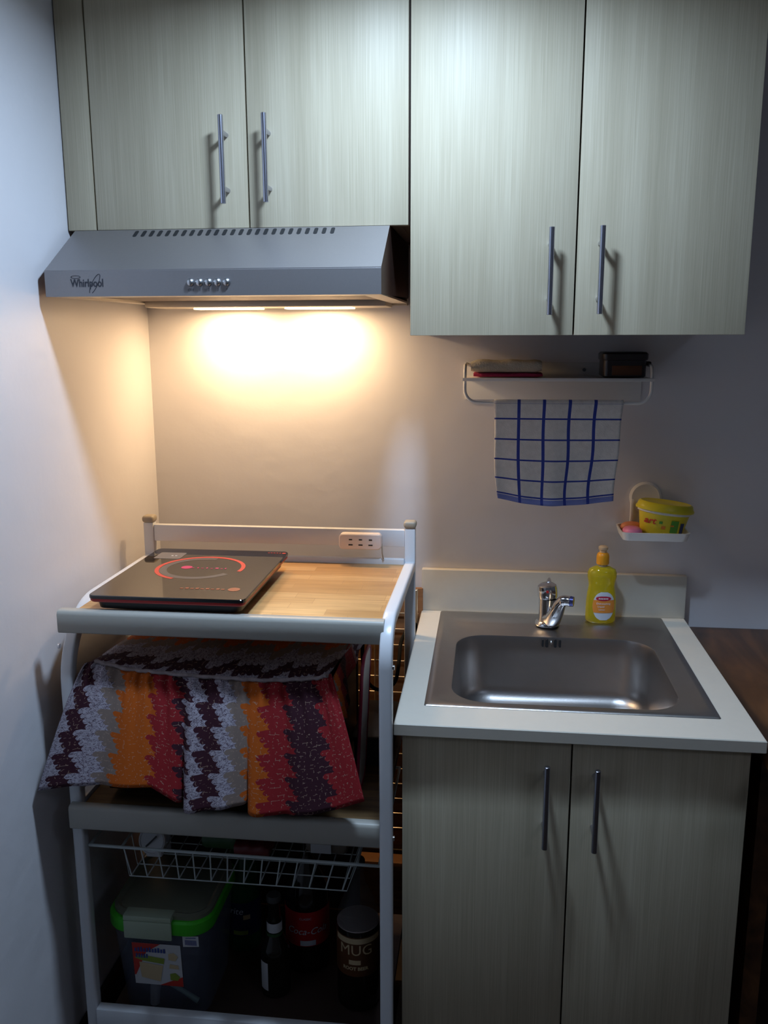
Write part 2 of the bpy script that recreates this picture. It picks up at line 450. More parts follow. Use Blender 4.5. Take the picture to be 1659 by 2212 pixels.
# ceiling light fixture
t = thing('ceiling_light', 'round cold white light fixed to the ceiling in front of the wall cabinets', 'lamp', (CEIL_LAMP[0], CEIL_LAMP[1], ZC))
bm = bmnew(); lathe(bm, [(.05, 0), (.052, -.03), (.02, -.035), (.02, -.07), (.08, -.078), (.09, -.09), (.09, -.103), (.078, -.107), (.074, -.103), (.074, -.09), (.0, -.09)], (CEIL_LAMP[0], CEIL_LAMP[1], CEIL_LAMP[2]+.110), 40, cap=False)
tube(bm, [(CEIL_LAMP[0], CEIL_LAMP[1], CEIL_LAMP[2]+.10), (CEIL_LAMP[0], CEIL_LAMP[1], ZC-.001)], .015, 16)
obj('housing', bm, 'white', t)
bm = bmnew(); lathe(bm, [(.073, -.095), (.073, -.103), (.05, -.105), (.001, -.106)], (CEIL_LAMP[0], CEIL_LAMP[1], CEIL_LAMP[2]+.110), 40, cap=False)
obj('diffuser', bm, 'led', t)

# ------------------------------------------------------------------ cabinets
DY = -.3811
def bar_handle(parent, x, z0, z1, y):
    bm = bmnew(); yb = y-.035
    tube(bm, [(x, yb, z0), (x, yb, z0+.0006), (x, yb, z1-.0006), (x, yb, z1)], [.0042, .005, .005, .0042], 16)
    h = obj('handle', bm, 'steel_bar', parent)
    zc = (z0+z1)/2
    for s in (-1, 1):
        bm = bmnew(); tube(bm, [(x, y, zc+s*.048), (x, yb, zc+s*.048)], .0042, 12)
        obj('post', bm, 'steel_bar', h)
    return h
def cabinet(name, label, x0, x1, z0, z1, y, panels, loc, back=-.001, top=True):
    t = thing(name, label, 'cabinet', loc)
    bm = bmnew(); th = .016; yf = y+.0185
    box(bm, x0, x0+th, yf, back, z0+.001, z1, .0005); box(bm, x1-th, x1, yf, back, z0+.001, z1, .0005)
    box(bm, x0+th, x1-th, yf, back, z0+.001, z0+.001+th)
    if top: box(bm, x0+th, x1-th, yf, back, z1-th, z1)
    else: box(bm, x0+th, x1-th, yf, yf+.018, z1-.07, z1)
    box(bm, x0+th, x1-th, back-.006, back, z0+th, z1-th); box(bm, x0+th, x1-th, yf+.02, back-.01, (z0+z1)/2, (z0+z1)/2+th)
    obj('carcass', bm, 'carcass', t)
    for (kind, a, b, hx, h0, h1) in panels:
        g = .0015
        d = obj(kind, B(a+g, b-g, y, y+.0178, z0, z1-.001, bev=.0009), 'lam', t)
        if hx: bar_handle(d, hx, h0, h1, y)
    return t
cabinet('wall_cabinet', 'greige wood-grain wall cabinet above the range hood, left of the two', .001, .6513, 1.6956, 2.285, DY,
        [('filler_panel', .001, .0586, None, 0, 0), ('door', .0586, .3549, .3168, 1.734, 1.885), ('door', .3549, .6519, .3957, 1.735, 1.886)], (.32, DY/2, 1.6956))
cabinet('wall_cabinet', 'taller greige wood-grain wall cabinet above the towel rail, right of the two', .6523, 1.254, 1.4985, 2.285, DY,
        [('door', .6527, .9521, .9057, 1.534, 1.6845), ('door', .9521, 1.254, .9932, 1.535, 1.6855)], (.95, DY/2, 1.4985))
cabinet('base_cabinet', 'greige wood-grain sink cabinet standing under the cream counter', .664, 1.2457, .09, .828, -.640,
        [('door', .664, .9541, .9110, .645, .7965), ('door', .9541, 1.2457, .9935, .6445, .7945)], (.95, -.32, 0), back=-.013, top=False)
kb = obj('toe_kick', B(.67, 1.24, -.58, -.02, 0, .0905), 'black', bpy.data.objects['base_cabinet'])

# ------------------------------------------------------------------ range hood
HX0, HX1, HY, HZ0, HZ1, HT = .0169, .6169, -.518, 1.568, 1.6128, 1.6945
t = thing('range_hood', 'silver slanted range hood with push buttons fixed under the left wall cabinet', 'range hood', (.317, 0, HZ0))
ytop = DY + .004
# body: steel front/slope, sides coloured for brown reflection and shade, top
bm = bmnew()
sl = [(HY, HZ0), (HY, HZ1), (HY + (HT-HZ1)*1.62, HT), (-.002, HT), (-.002, HZ0+.012)]
A = [bm.verts.new((HX0, y, z)) for y, z in sl]; C = [bm.verts.new((HX1, y, z)) for y, z in sl]
for i in range(3): bm.faces.new((A[i], A[i+1], C[i+1], C[i]))
bm.faces.new((A[3], A[4], C[4], C[3]))
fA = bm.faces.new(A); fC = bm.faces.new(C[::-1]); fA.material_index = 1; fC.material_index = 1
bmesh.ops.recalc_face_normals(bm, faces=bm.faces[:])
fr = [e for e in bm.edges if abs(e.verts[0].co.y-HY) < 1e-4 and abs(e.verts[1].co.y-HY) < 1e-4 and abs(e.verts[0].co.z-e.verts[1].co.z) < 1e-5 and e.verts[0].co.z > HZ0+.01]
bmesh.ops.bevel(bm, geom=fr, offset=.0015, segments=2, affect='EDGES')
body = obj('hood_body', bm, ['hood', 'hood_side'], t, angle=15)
# underside: lip frame and recessed filters
bm = bmnew()
box(bm, HX0+.001, HX1-.001, HY+.001, HY+.05, HZ0, HZ0+.004); box(bm, HX0+.001, HX1-.001, -.03, -.002, HZ0-.004, HZ0+.010)
box(bm, HX0+.001, HX0+.035, HY+.05, -.03, HZ0, HZ0+.004); box(bm, HX1-.035, HX1-.001, HY+.05, -.03, HZ0, HZ0+.004)
obj('bottom_frame', bm, 'hood_under', t)
for a, b in ((HX0+.035, .317), (.318, HX1-.035)):
    bm = bmnew(); box(bm, a, b, HY+.05, -.15, HZ0+.004, HZ0+.010)
    obj('filter', bm, 'hood_filter', t)
lb = obj('lamp_housing', B(HX0+.035, HX1-.035, -.149, -.022, HZ0-.009, HZ0+.008, bev=.003), 'hood_under', t)
for hx, hy in HOOD_LAMPS:
    obj('lamp_lens', B(hx-.075, hx+.075, hy-.022, hy+.022, HZ0-.0125, HZ0-.009, bev=.001), 'lens', lb)
# slots along the upper edge of the slope
d = Vector((0, (HT-HZ1)*1.62, HT-HZ1)).normalized(); nrm = Vector((0, -d.z, d.y))
bm = bmnew(); topc = Vector((0, HY + (HT-HZ1)*1.62, HT))
for i in range(25):
    cx = .142 + i*.0155
    base = topc - d*.0165; pts = []
    for k in range(7): a = PI*k/6; pts.append((.0036*math.cos(a), .0085+.0036*math.sin(a)))
    for k in range(7): a = PI+PI*k/6; pts.append((.0036*math.cos(a), -.0085+.0036*math.sin(a)))
    f0 = lambda a, b: base + Vector((cx+a, 0, 0)) + d*b - nrm*.002
    f1 = lambda a, b: base + Vector((cx+a, 0, 0)) + d*b + nrm*.0004
    prism(bm, pts, f0, f1)
o = obj('vent_slots', bm, 'slot', t)
# buttons
for i in range(5):
    cx = .2836 + i*.0161; bm = bmnew()
    prof = [(.0068, 0), (.0068, .0025), (.0058, .0052), (.003, .0068), (.0004, .0072)]
    b2 = bmnew(); lathe(b2, prof, (0, 0, 0), 20)
    for v in b2.verts: v.co = Vector((cx+v.co.x, HY-v.co.z, 1.5905+v.co.y))
    merge(bm, b2); obj('button', bm, 'btn', t)
bm = bmnew()
for i, s in enumerate(('OFF', '1', '2', '3', '*')):
    text_on(bm, s, .0062, lambda x, y, z: (.2836+i*.0161+x, HY-.0004, 1.5775+y))
obj('button_marks', bm, 'logo', body, smooth=False)
bm = bmnew()
text_on(bm, 'Whirlpool', .0168, lambda x, y, z: (.0950+x*.86, HY-.0005, 1.5905+y*1.12), bold=.00035)
for (cx, cz, rx, rz, tilt, a0, a1) in ((.109, 1.5895, .019, .0052, 1.05, -2.6, 2.9), (.0745, 1.6015, .0085, .0023, .0, 0, 6.28)):
    pts = []
    for k in range(33):
        a = a0+(a1-a0)*k/32; ex, ez = rx*math.cos(a), rz*math.sin(a)
        pts.append((cx+ex*math.cos(tilt)-ez*math.sin(tilt), HY-.0004, cz+ex*math.sin(tilt)+ez*math.cos(tilt)))
    tube(bm, pts, .0005, 5)
obj('brand_lettering', bm, 'logo', body, smooth=False)

# ------------------------------------------------------------------ counter, sink
ZT = .85
t = thing('countertop', 'cream countertop with low backsplash holding the steel sink', 'countertop', (.95, 0, .828))
bm = bmnew(); X0, X1, Y1 = .6520, 1.264, -.6535
hx0, hx1, hy0, hy1 = .712, 1.197, -.558, -.045
e = .0015; rb_ = .001
ring_ = lambda i, z: rr3(X0+i, X1-i, Y1+i, -.001-i, rb_, z, 2)
hole_ = lambda z: rr3(hx0, hx1, hy0, hy1, rb_, z, 2)
loft(bm, [hole_(ZT-.022), ring_(e, ZT-.022), ring_(0, ZT-.022+e), ring_(0, ZT-e), ring_(e, ZT), hole_(ZT), hole_(ZT-.022)], cap0=False, cap1=False)
bmesh.ops.remove_doubles(bm, verts=bm.verts, dist=1e-6)
obj('slab', bm, 'counter', t, smooth=False)
obj('backsplash', B(X0, X1, -.0209, -.001, ZT, .9515, bev=.0015), 'counter', t)
t = thing('kitchen_sink', 'stainless steel sink with one deep basin set in the cream counter', 'sink', (.95, -.3, ZT))
sx0, sx1, sy0, sy1 = .698, 1.211, -.5742, -.0265
bx0, bx1, by0, by1 = .745, 1.157, -.537, -.174
R = []
def ins(i, z, r): R.append(rr3(sx0+i, sx1-i, sy0+i, sy1-i, r, z, 8))
ins(0, ZT+.0005, .004); ins(.0015, ZT+.0022, .004); ins(.010, ZT+.0026, .008)
R.append(rr3(.712, 1.197, -.558, -.105, .035, ZT+.0024, 8))
R.append(rr3(.718, 1.190, -.553, -.112, .035, ZT-.002, 8))
R.append(rr3(bx0-.006, bx1+.006, by0-.006, by1+.006, .072, ZT-.0025, 8))
R.append(rr3(bx0-.002, bx1+.002, by0-.002, by1+.002, .068, ZT-.0040, 8))
R.append(rr3(bx0, bx1, by0, by1, .066, ZT-.010, 8))
R.append(rr3(bx0+.003, bx1-.003, by0+.003, by1-.003, .066, ZT-.045, 8))
R.append(rr3(bx0+.008, bx1-.008, by0+.008, by1-.008, .066, ZT-.115, 8))
for k in range(1, 7):
    a = PI/2*k/6; o_ = .008+.045*(1-math.cos(a)); R.append(rr3(bx0+o_, bx1-o_, by0+o_, by1-o_, max(.03, .066-.02*k/6), ZT-.115-.04*math.sin(a), 8))
R.append(rr3(.90, 1.0, -.40, -.31, .04, ZT-.158, 8)); R.append(rr3(.94, .96, -.365, -.345, .009, ZT-.160, 8))
bm = bmnew(); loft(bm, R, cap0=False)
basin = obj('basin', bm, 'ssteel', t, angle=50, fix=False)
bm = bmnew(); lathe(bm, [(.038, .002), (.036, .005), (.030, .003), (.001, .001)], (.95, -.355, ZT-.160), 28, cap=False)
obj('drain', bm, 'chrome', t)
bm = bmnew()
for dx, w in ((-.0185, .0022), (-.0095, .0032), (.0085, .0032), (.0185, .0026)):
    prism(bm, [(w*math.cos(a), (.006 if math.sin(a) > 0 else -.006)+w*math.sin(a)) for a in [2*PI*k/14+.01 for k in range(14)]],
          lambda a, b: (.949+dx+a, -.1775, .835+b), lambda a, b: (.949+dx+a, -.182, .835+b))
obj('overflow_slots', bm, 'slot', t)
bm = bmnew(); tube(bm, [(.949, -.175, .8365), (.949, -.1835, .8365)], [.003, .0022], 10); obj('overflow_screw', bm, 'chrome', t)

# faucet
t = thing('faucet', 'short chrome mixer tap standing on the sink behind the basin', 'faucet', (.943, -.103, ZT+.002))
fx, fy = .944, -.100
bm = bmnew(); lathe(bm, [(.027, 0), (.028, .003), (.026, .008), (.0215, .011), (.020, .02), (.0205, .045), (.021, .062)], (fx, fy, ZT+.002), 32)
obj('tap_body', bm, 'chrome', t)
bm = bmnew(); b2 = bmnew()
lathe(b2, [(.0212, 0), (.0222, .004), (.0225, .020), (.021, .028), (.015, .0325), (.001, .034)], (0, 0, 0), 32, cap=False)
for v in b2.verts: v.co = Matrix.Rotation(-.10, 3, 'Y') @ v.co + Vector((fx, fy, ZT+.066))
merge(bm, b2)
lever = obj('lever_cap', bm, 'chrome', t)
bm = bmnew(); tube(bm, [(fx+.001, fy+.006, ZT+.096), (fx+.003, fy+.018, ZT+.100), (fx+.004, fy+.030, ZT+.100)], [.006, .005, .004], 10)
obj('lever', bm, 'chrome', lever)
b2 = bmnew(); tube(b2, [(fx-.003, fy-.0216, ZT+.085), (fx-.003, fy-.0240, ZT+.085)], .0032, 12)
obj('hot_mark', b2, 'red', lever)
bm = bmnew(); tube(bm, [(fx+.004, fy-.008, ZT+.016), (fx+.011, fy-.030, ZT+.026), (fx+.017, fy-.042, ZT+.045), (fx+.023, fy-.050, ZT+.066), (fx+.030, fy-.055, ZT+.078)], [.019, .0185, .016, .0135, .011], 20)
obj('spout', bm, 'chrome', t)
bm = bmnew(); nx, ny, nz = fx+.024, fy-.056, ZT+.076
tube(bm, [(nx, ny, nz), (nx+.002, ny-.0006, nz), (nx+.011, ny-.003, nz+.001), (nx+.012, ny-.0033, nz+.001), (nx+.020, ny-.006, nz+.001)], [.0095, .0115, .0118, .0112, .0116], 20)
nz_ = obj('nozzle', bm, 'chrome', t)
bm = bmnew(); tube(bm, [(nx+.020, ny-.006, nz+.001), (nx+.027, ny-.008, nz+.001)], [.0117, .0108], 20)
obj('nozzle_ring', bm, 'blue_ring', nz_)

# dish soap bottle
t = thing('dish_soap_bottle', 'yellow dish soap bottle with an orange cap standing behind the sink', 'bottle', (1.066, -.067, ZT+.003))
bx, by = 1.066, -.067
bm = bmnew()
lathe(bm, [(.030, 0), (.0335, .004), (.034, .015), (.0335, .050), (.0315, .070), (.0290, .084), (.0300, .094), (.0325, .106), (.0325, .116), (.029, .124), (.018, .130), (.0115, .132)], (bx, by, ZT+.003), 40, 1., .62)
bot = obj('soap_bottle_body', bm, 'liquid', t)
bm = bmnew(); lathe(bm, [(.0115, .131), (.0112, .142)], (bx, by, ZT+.003), 24); obj('neck', bm, 'clear', t)
bm = bmnew(); lathe(bm, [(.0135, .136), (.0142, .139), (.0142, .154), (.0125, .160), (.0085, .163)], (bx, by, ZT+.003), 28)
capo = obj('cap', bm, 'orangecap', t)
bm = bmnew(); lathe(bm, [(.0075, .162), (.0085, .164), (.0080, .168), (.0105, .170), (.0108, .175), (.008, .178), (.001, .179)], (bx, by, ZT+.003), 24, cap=False)
obj('push_tip', bm, 'tip', capo)
def ell_label(bm, cx, cz, rx, rz, z0, z1, off, n=28, m=10):
    """patch of an oval seen from the front, wrapped on the elliptical body"""
    rows = []
    for j in range(m+1):
        z = z0+(z1-z0)*j/m; k = max(0, 1-((z-cz)/rz)**2)**.42; w = rx*k
        row = []
        for i in range(n+1):
            x = cx-w+2*w*i/n; dx = (x-bx)/(.0342)
            y = by-.62*.0342*math.sqrt(max(0.02, 1-dx*dx))-off
            row.append(bm.verts.new((x, y, z)))
        rows.append(row)
    for A, Bq in zip(rows, rows[1:]):
        for i in range(n): bm.faces.new((A[i], A[i+1], Bq[i+1], Bq[i]))
LZ = ZT+.045
bm = bmnew(); ell_label(bm, bx+.004, LZ, .0245, .034, LZ-.033, LZ+.033, .0006, m=16); lab = obj('bottle_label', bm, 'bluelabel', t, fix=False)
bm = bmnew(); ell_label(bm, bx+.004, LZ, .0245, .034, LZ-.016, LZ+.014, .0010, m=8); obj('label_panel', bm, 'orangelabel', lab, fix=False)
bm = bmnew(); ell_label(bm, bx+.003, LZ+.018, .017, .0055, LZ+.0127, LZ+.0233, .0014, m=8); obj('label_oval', bm, 'crimson', lab, fix=False)
bm = bmnew()
def bt(x0, z0, off=.0022):
    return lambda x, y, z: (bx+x0+x, by-.62*.0342*math.sqrt(max(.02, 1-((x0+x)/.0342)**2))-off, z0+y)
text_on(bm, 'Dishwashing', .0062, bt(.003, LZ+.006, .0016)); text_on(bm, 'Liquid', .0062, bt(-.002, LZ-.001, .0016)); text_on(bm, 'Lemon', .005, bt(.0, LZ-.008, .0016))
for k in range(6):
    x = -.008+k*.0037; fz = bt(0, LZ+.018)
    bm.faces.new([bm.verts.new(fz(x+a, b, 0)) for a, b in ((0, -.0018), (.0024, -.0018), (.0026, .0019), (.0004, .0016))])
obj('label_lettering', bm, 'whiteink', lab, smooth=False, fix=False)

# ------------------------------------------------------------------ wall shelf with towel bar
t = thing('towel_shelf', 'white metal wall shelf with a towel bar below the right wall cabinet', 'shelf', (.945, 0, 1.405))
bm = bmnew(); box(bm, .748, 1.140, -.006, -.0005, 1.353, 1.437, .001); obj('back_plate', bm, 'white', t)
bm = bmnew(); box(bm, .745, 1.147, -.128, -.006, 1.403, 1.4065, .0008); box(bm, .745, 1.147, -.1295, -.1275, 1.4015, 1.4085, .0005)
obj('shelf_plate', bm, 'white', t)
bm = bmnew(); yb = -.122; r = .028; zl = 1.3555
pts = [(.750, -.006, 1.434), (.750, -.10, 1.434)] + [(.750, yb+.02*(1-math.sin(a))+0*a, 1.434-.02*(1-math.cos(a))) for a in [PI/2*k/5 for k in range(6)]]
pts += arc((.750+r, yb, zl+r), r, PI, 1.5*PI, 8, 'xz') + arc((1.142-r, yb, zl+r), r, 1.5*PI, 2*PI, 8, 'xz')
pts += [(1.142, yb+.02*(1-math.sin(a)), 1.434-.02*(1-math.cos(a))) for a in [PI/2*k/5 for k in range(5, -1, -1)]] + [(1.142, -.10, 1.434), (1.142, -.006, 1.434)]
tube(bm, pts, .0036, 10); obj('towel_bar', bm, 'white', t)
for sx_ in (.775, 1.013):
    bm = bmnew(); tube(bm, [(sx_, -.006, 1.421), (sx_, -.009, 1.421)], .004, 10); obj('screw', bm, 'screw', t)

# checked towel over the bar
bm = bmnew(); uvl = bm.loops.layers.uv.new('UVMap')
NU, NV = 48, 60; grid = []
bz, rad, Ls = 1.3555, .0048, .218
for j in range(NV+1):
    s = j/NV; row = []
    for i in range(NU+1):
        u = i/NU
        if s < .36:
            q = 1-s/.36; L_ = .19*q; y = -.122+rad+.003; z = bz-L_; v = -1
        elif s < .42:
            a = PI*(s-.36)/.06; y = -.122+(rad+.0015)*math.cos(a); z = bz+(rad+.0015)*math.sin(a); v = -.02
        else:
            q = (s-.42)/.58; L_ = Ls*q; y = -.122-rad-.002-.006*q+.004*math.sin(u*9+1.2)*q+.002*math.sin(u*23)*q; z = bz-L_
            z += (.004*math.sin(u*PI)*-1 + .010*abs(u-.5)**2*4)*q*(1 if q > .8 else q); v = q
        dep = max(0, bz-z)/Ls
        xl = .8135+.0065*dep + .006*(dep**6); xr = 1.0855-.014*dep - .0015*math.sin(dep*9)
        x = xl+(xr-xl)*u + .0016*math.sin(dep*8+u*6)*dep
        row.append((bm.verts.new((x, y, z)), u, v))
    grid.append(row)
for j in range(NV):
    for i in range(NU):
        q = (grid[j][i], grid[j][i+1], grid[j+1][i+1], grid[j+1][i]); f = bm.faces.new([k[0] for k in q])
        for l, k in zip(f.loops, q): l[uvl].uv = (k[1], k[2] if k[2] >= 0 else .25)
o = obj('dish_towel', bm, 'towel', None, angle=180)
md = o.modifiers.new('Solidify', 'SOLIDIFY'); md.thickness = .0022; md.offset = 0
tag(o, 'white dish towel with a blue grid hanging from the towel bar', 'towel')

# folded cloths and tin on the shelf
def folded(x0, x1, y0, y1, z0, z1, seed, bulge=.004):
    rnd = random.Random(seed); bm = bmnew(); rings = []
    n = 12
    for i in range(n+1):
        x = x0+(x1-x0)*i/n; w = bulge*math.sin(i*1.3+seed)*.6; e = .5 if i in (0, n) else 1
        ring = []
        for k in range(16):
            a = 2*PI*k/16; c, s = math.cos(a), math.sin(a)
            yy = (y0+y1)/2+(y1-y0)/2*(abs(c)**.45)*math.copysign(1, c)*(.96 if e < 1 else 1)
            zz = (z0+z1)/2+((z1-z0)/2*(abs(s)**.5)*math.copysign(1, s))*(e*.5+.5) + (w*.5 if s > 0 else 0)
            ring.append((x+rnd.uniform(-.0006, .0006), yy, max(z0, zz)))
        rings.append(ring)
    return loft(bm, rings)
tag(obj('folded_cloth', folded(.768, .916, -.108, -.02, 1.4088, 1.418, 3, .002), 'cloth_pink', angle=60), 'folded magenta cloth lying under the cream cloth on the wall shelf', 'cloth')
tag(obj('folded_cloth', folded(.762, .914, -.110, -.02, 1.4182, 1.445, 5), 'cloth_cream', angle=60), 'folded cream cloth on top of the magenta one on the wall shelf', 'cloth')
t = thing('storage_tin', 'small dark lidded box at the right end of the wall shelf', 'box', (1.085, -.07, 1.4088))
bm = bmnew(); loft(bm, [rr3(1.047, 1.128, -.108, -.032, .010, 1.4088), rr3(1.042, 1.132, -.112, -.028, .012, 1.412), rr3(1.042, 1.132, -.112, -.028, .012, 1.445)]); obj('box_body', bm, 'tin', t)
bm = bmnew(); loft(bm, [rr3(1.040, 1.135, -.114, -.026, .013, 1.4455), rr3(1.039, 1.136, -.115, -.025, .014, 1.449), rr3(1.039, 1.136, -.115, -.025, .014, 1.458), rr3(1.043, 1.132, -.111, -.029, .012, 1.462)]); obj('lid', bm, 'tin', t)
bm = bmnew(); box(bm, 1.136, 1.146, -.085, -.055, 1.434, 1.442, .003); obj('clasp', bm, 'tin', t)
bm = bmnew(); box(bm, 1.060, 1.122, -.1126, -.1118, 1.414, 1.434, .0002); obj('front_label', bm, 'muglabel', t)

# ------------------------------------------------------------------ soap dish, soaps, tub
t = thing('soap_dish', 'white plastic soap dish stuck to the wall by a round suction plate', 'soap dish', (1.17, 0, 1.07))
bm = bmnew()
x0, x1, y0, y1, zb, zt_ = 1.098, 1.248, -.108, -.006, 1.052, 1.071
loft(bm, [rr3(x0+.006, x1-.006, y0+.006, y1-.004, .014, zb), rr3(x0, x1, y0, y1, .016, zt_), rr3(x0+.003, x1-.003, y0+.003, y1-.003, .014, zt_), rr3(x0+.008, x1-.008, y0+.008, y1-.006, .012, zb+.003)])
dish = obj('tray', bm, 'dish', t)
bm = bmnew(); b2 = bmnew(); lathe(b2, [(.036, 0), (.036, .004), (.031, .007), (.028, .006), (.001, .008)], (0, 0, 0), 36, cap=False)
for v in b2.verts: v.co = Vector((1.163+v.co.x, -.0005-v.co.z, 1.132+v.co.y))
merge(bm, b2); box(bm, 1.130, 1.138, -.012, -.001, 1.072, 1.128, .002); box(bm, 1.188, 1.196, -.012, -.001, 1.072, 1.128, .002); obj('suction_plate', bm, 'dish', t)
def soapbar(x, y, z, rx, ry, rz, name, m, label, rot=0):
    bm = bmnew(); b2 = bmnew(); bmesh.ops.create_uvsphere(b2, u_segments=28, v_segments=16, radius=1)
    for v in b2.verts:
        c = v.co; f = 1/((abs(c.x)**3+abs(c.y)**3+abs(c.z)**3)**(1/3)); c = c*(.45+.55*f)
        v.co = Matrix.Rotation(rot, 3, 'Z') @ Vector((c.x*rx, c.y*ry, c.z*rz)) + Vector((x, y, z))
    merge(bm, b2); return tag(obj(name, bm, m), label, 'soap')
soapbar(1.125, -.082, 1.0685, .021, .022, .0125, 'soap_bar', 'soap', 'pink oval bar of soap at the front left of the soap dish', .1)
soapbar(1.131, -.033, 1.068, .025, .016, .013, 'soap_bar', 'soap2', 'orange-brown bar of soap at the back of the soap dish', .05)
t = thing('dishwashing_paste_tub', 'oval yellow tub of dishwashing paste tilted in the soap dish', 'tub', (1.197, -.062, 1.055))
ROT = Matrix.Rotation(math.radians(6.5), 3, 'Y'); O = Vector((1.190, -.060, 1.0585))
def tubt(v): return ROT @ Vector(v) + O
def tub_lathe(prof, sx=1., sy=.66, **k):
    b = bmnew(); lathe(b, prof, (0, 0, 0), 44, sx, sy, **k)
    for v in b.verts: v.co = tubt(v.co)
    return b
tb = obj('tub_body', tub_lathe([(.044, .001), (.046, .004), (.0555, .052)]), 'tubbody', t)
obj('tub_rim', tub_lathe([(.0560, .0505), (.0585, .052), (.0585, .056), (.0560, .0565)]), 'white', t)
obj('tub_lid', tub_lathe([(.0600, .056), (.0635, .057), (.0640, .061), (.0615, .064), (.0590, .072), (.055, .0745), (.050, .073), (.001, .073)], cap=False), 'yellow', t)
def on_tub(x0, z0, off=.0006):
    def f(x, y, z):
        zz = z0+y; r = .046+(zz-.004)/.048*.0095+off
        s = max(-.98, min(.98, (x0+x)/r)); return tubt((x0+x, -.66*r*math.sqrt(1-s*s)-off*.5, zz))
    return f
def patch(bm, x0, x1, z0, z1, fn0, off=.0008, n=8):
    rows = []
    for j in range(4):
        rows.append([bm.verts.new(fn0(0, 0, off)(x0+(x1-x0)*i/n, z0+(z1-z0)*j/3, 0)) for i in range(n+1)])
    for A, Bq in zip(rows, rows[1:]):
        for i in range(n): bm.faces.new((A[i], A[i+1], Bq[i+1], Bq[i]))
bm = bmnew(); text_on(bm, 'art', .020, on_tub(-.033, .034, .0010), bold=.0004, shear=.15); obj('tub_lettering', bm, 'redink', tb, smooth=False, fix=False)
bm = bmnew(); patch(bm, .012, .029, .012, .040, on_tub); patch(bm, -.014, -.007, .030, .036, on_tub); obj('green_panel', bm, 'green', tb, fix=False)
bm = bmnew(); patch(bm, .034, .0425, .008, .035, on_tub); obj('barcode_panel', bm, 'bluebox', tb, fix=False)
bm = bmnew(); patch(bm, -.008, .001, .0185, .026, on_tub); patch(bm, .011, .019, .0265, .030, on_tub, .0012); obj('fruit_print', bm, 'orangelabel', tb, fix=False)

# ------------------------------------------------------------------ dark wooden table on the right
t = thing('side_table', 'dark brown wooden table standing against the wall right of the sink', 'table', (1.75, -.4, 0))
obj('table_top', B(1.268, 2.35, -.80, -.002, .798, .826, bev=.003), 'table', t)
obj('side_panel', B(1.275, 1.305, -.60, -.015, 0, .797, bev=.001), 'table', t)
obj('side_panel', B(2.30, 2.33, -.72, -.015, 0, .797, bev=.001), 'table', t)
obj('back_panel', B(1.306, 2.30, -.05, -.03, .10, .797), 'table', t)

# ------------------------------------------------------------------ kitchen cart
t = thing('kitchen_cart', 'white metal kitchen cart with wooden top standing under the range hood', 'cart', (.35, -.42, 0))
cart = t
RECT = lambda w, h, r=.0045: [(x, y) for x, y in rrect(-w/2, w/2, -h/2, h/2, r, 3)]
for x, zt0, yb0, rb, yl in ((.0585, 1.011, -.495, .130, -.006), (.6400, 1.021, -.595, .068, .030)):
    xc = x
    bm = bmnew()
    pts = [(xc, -.215, zt0-(.012 if xc > .3 else 0)), (xc, -.40, zt0-(.006 if xc > .3 else 0)), (xc, yb0, zt0)] + arc((xc, yb0, zt0-rb), rb, PI/2, PI, 12, 'yz') + [(xc, yb0-rb, .7), (xc, yb0-rb, .3), (xc, yb0-rb, .045)]
    yleg = yb0-rb
    tube(bm, pts, 1, prof=RECT(.0225, .022), ref=(1, 0, 0))
    fl = obj('front_leg', bm, 'cart', t)
    bm = bmnew(); box(bm, xc-.0115, xc+.0115, -.216, -.194, .045, 1.094, .003); rl = obj('rear_post', bm, 'cart', t)
    bm = bmnew(); box(bm, xc-.0135, xc+.0135, -.219, -.190, 1.0935, 1.109, .006, 3)
    obj('post_cap', bm, 'cap', rl)
    for yy, pl in ((yleg, fl), (-.205, rl)):
        bm = bmnew(); tube(bm, [(xc-.008, yy, .022), (xc+.008, yy, .022)], .022, 20); tube(bm, [(xc, yy, .022), (xc, yy, .05)], .006, 8); obj('caster', bm, 'rubber', pl)
    for zz in (.955, .64):
        bm = bmnew(); s = 1 if xc > .3 else -1; tube(bm, [(xc+s*.0115, yleg, zz), (xc+s*.0145, yleg, zz)], .0045, 12); obj('bolt', bm, 'chrome', fl)
obj('back_rail', B(.070, .6285, -.213, -.197, 1.052, 1.089, bev=.002), 'cart', t)
obj('side_rail', B(.050, .068, -.62, -.216, .625, .655, bev=.002), 'cart', t)
# top board with front lip and rear tray edge
obj('top_board', B(.070, .6285, -.628, -.222, .997, 1.0155, bev=.001), 'board', t)
def lip(x0, x1, y, z0, z1, th=.014):
    bm = bmnew(); sec = [(y+th, z1-.010), (y+th, z1-.003), (y+th-.002, z1), (y+.006, z1), (y+.002, z1-.002), (y, z1-.007), (y, z0+.003), (y+.002, z0), (y+.012, z0), (y+.012, z0+.002), (y+.003, z0+.003), (y+.003, z1-.010)]
    prism(bm, sec, lambda a, b: (x0, a, b), lambda a, b: (x1, a, b)); return bm
obj('front_lip', lip(.0575, .6345, -.648, .988, 1.0285, th=.022), 'lip', t, angle=60)
obj('rear_lip', B(.070, .6285, -.222, -.208, .990, 1.027, bev=.003), 'cart', t)
# middle shelf
obj('middle_shelf', B(.070, .6285, -.640, -.216, .632, .647), 'shelfwood', t)
obj('front_lip', lip(.0575, .628, -.662, .617, .662, th=.02), 'lip', t, angle=60)
# added dark sheet keeping hood light out of the cart; bottom shelf
obj('light_block_sheet', B(.070, .525, -.214, -.209, .168, .985), 'carcass', t)
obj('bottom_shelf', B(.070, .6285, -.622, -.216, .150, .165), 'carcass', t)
obj('bottom_rail', B(.070, .6285, -.643, -.622, .150, .222, bev=.003), 'cart', t)

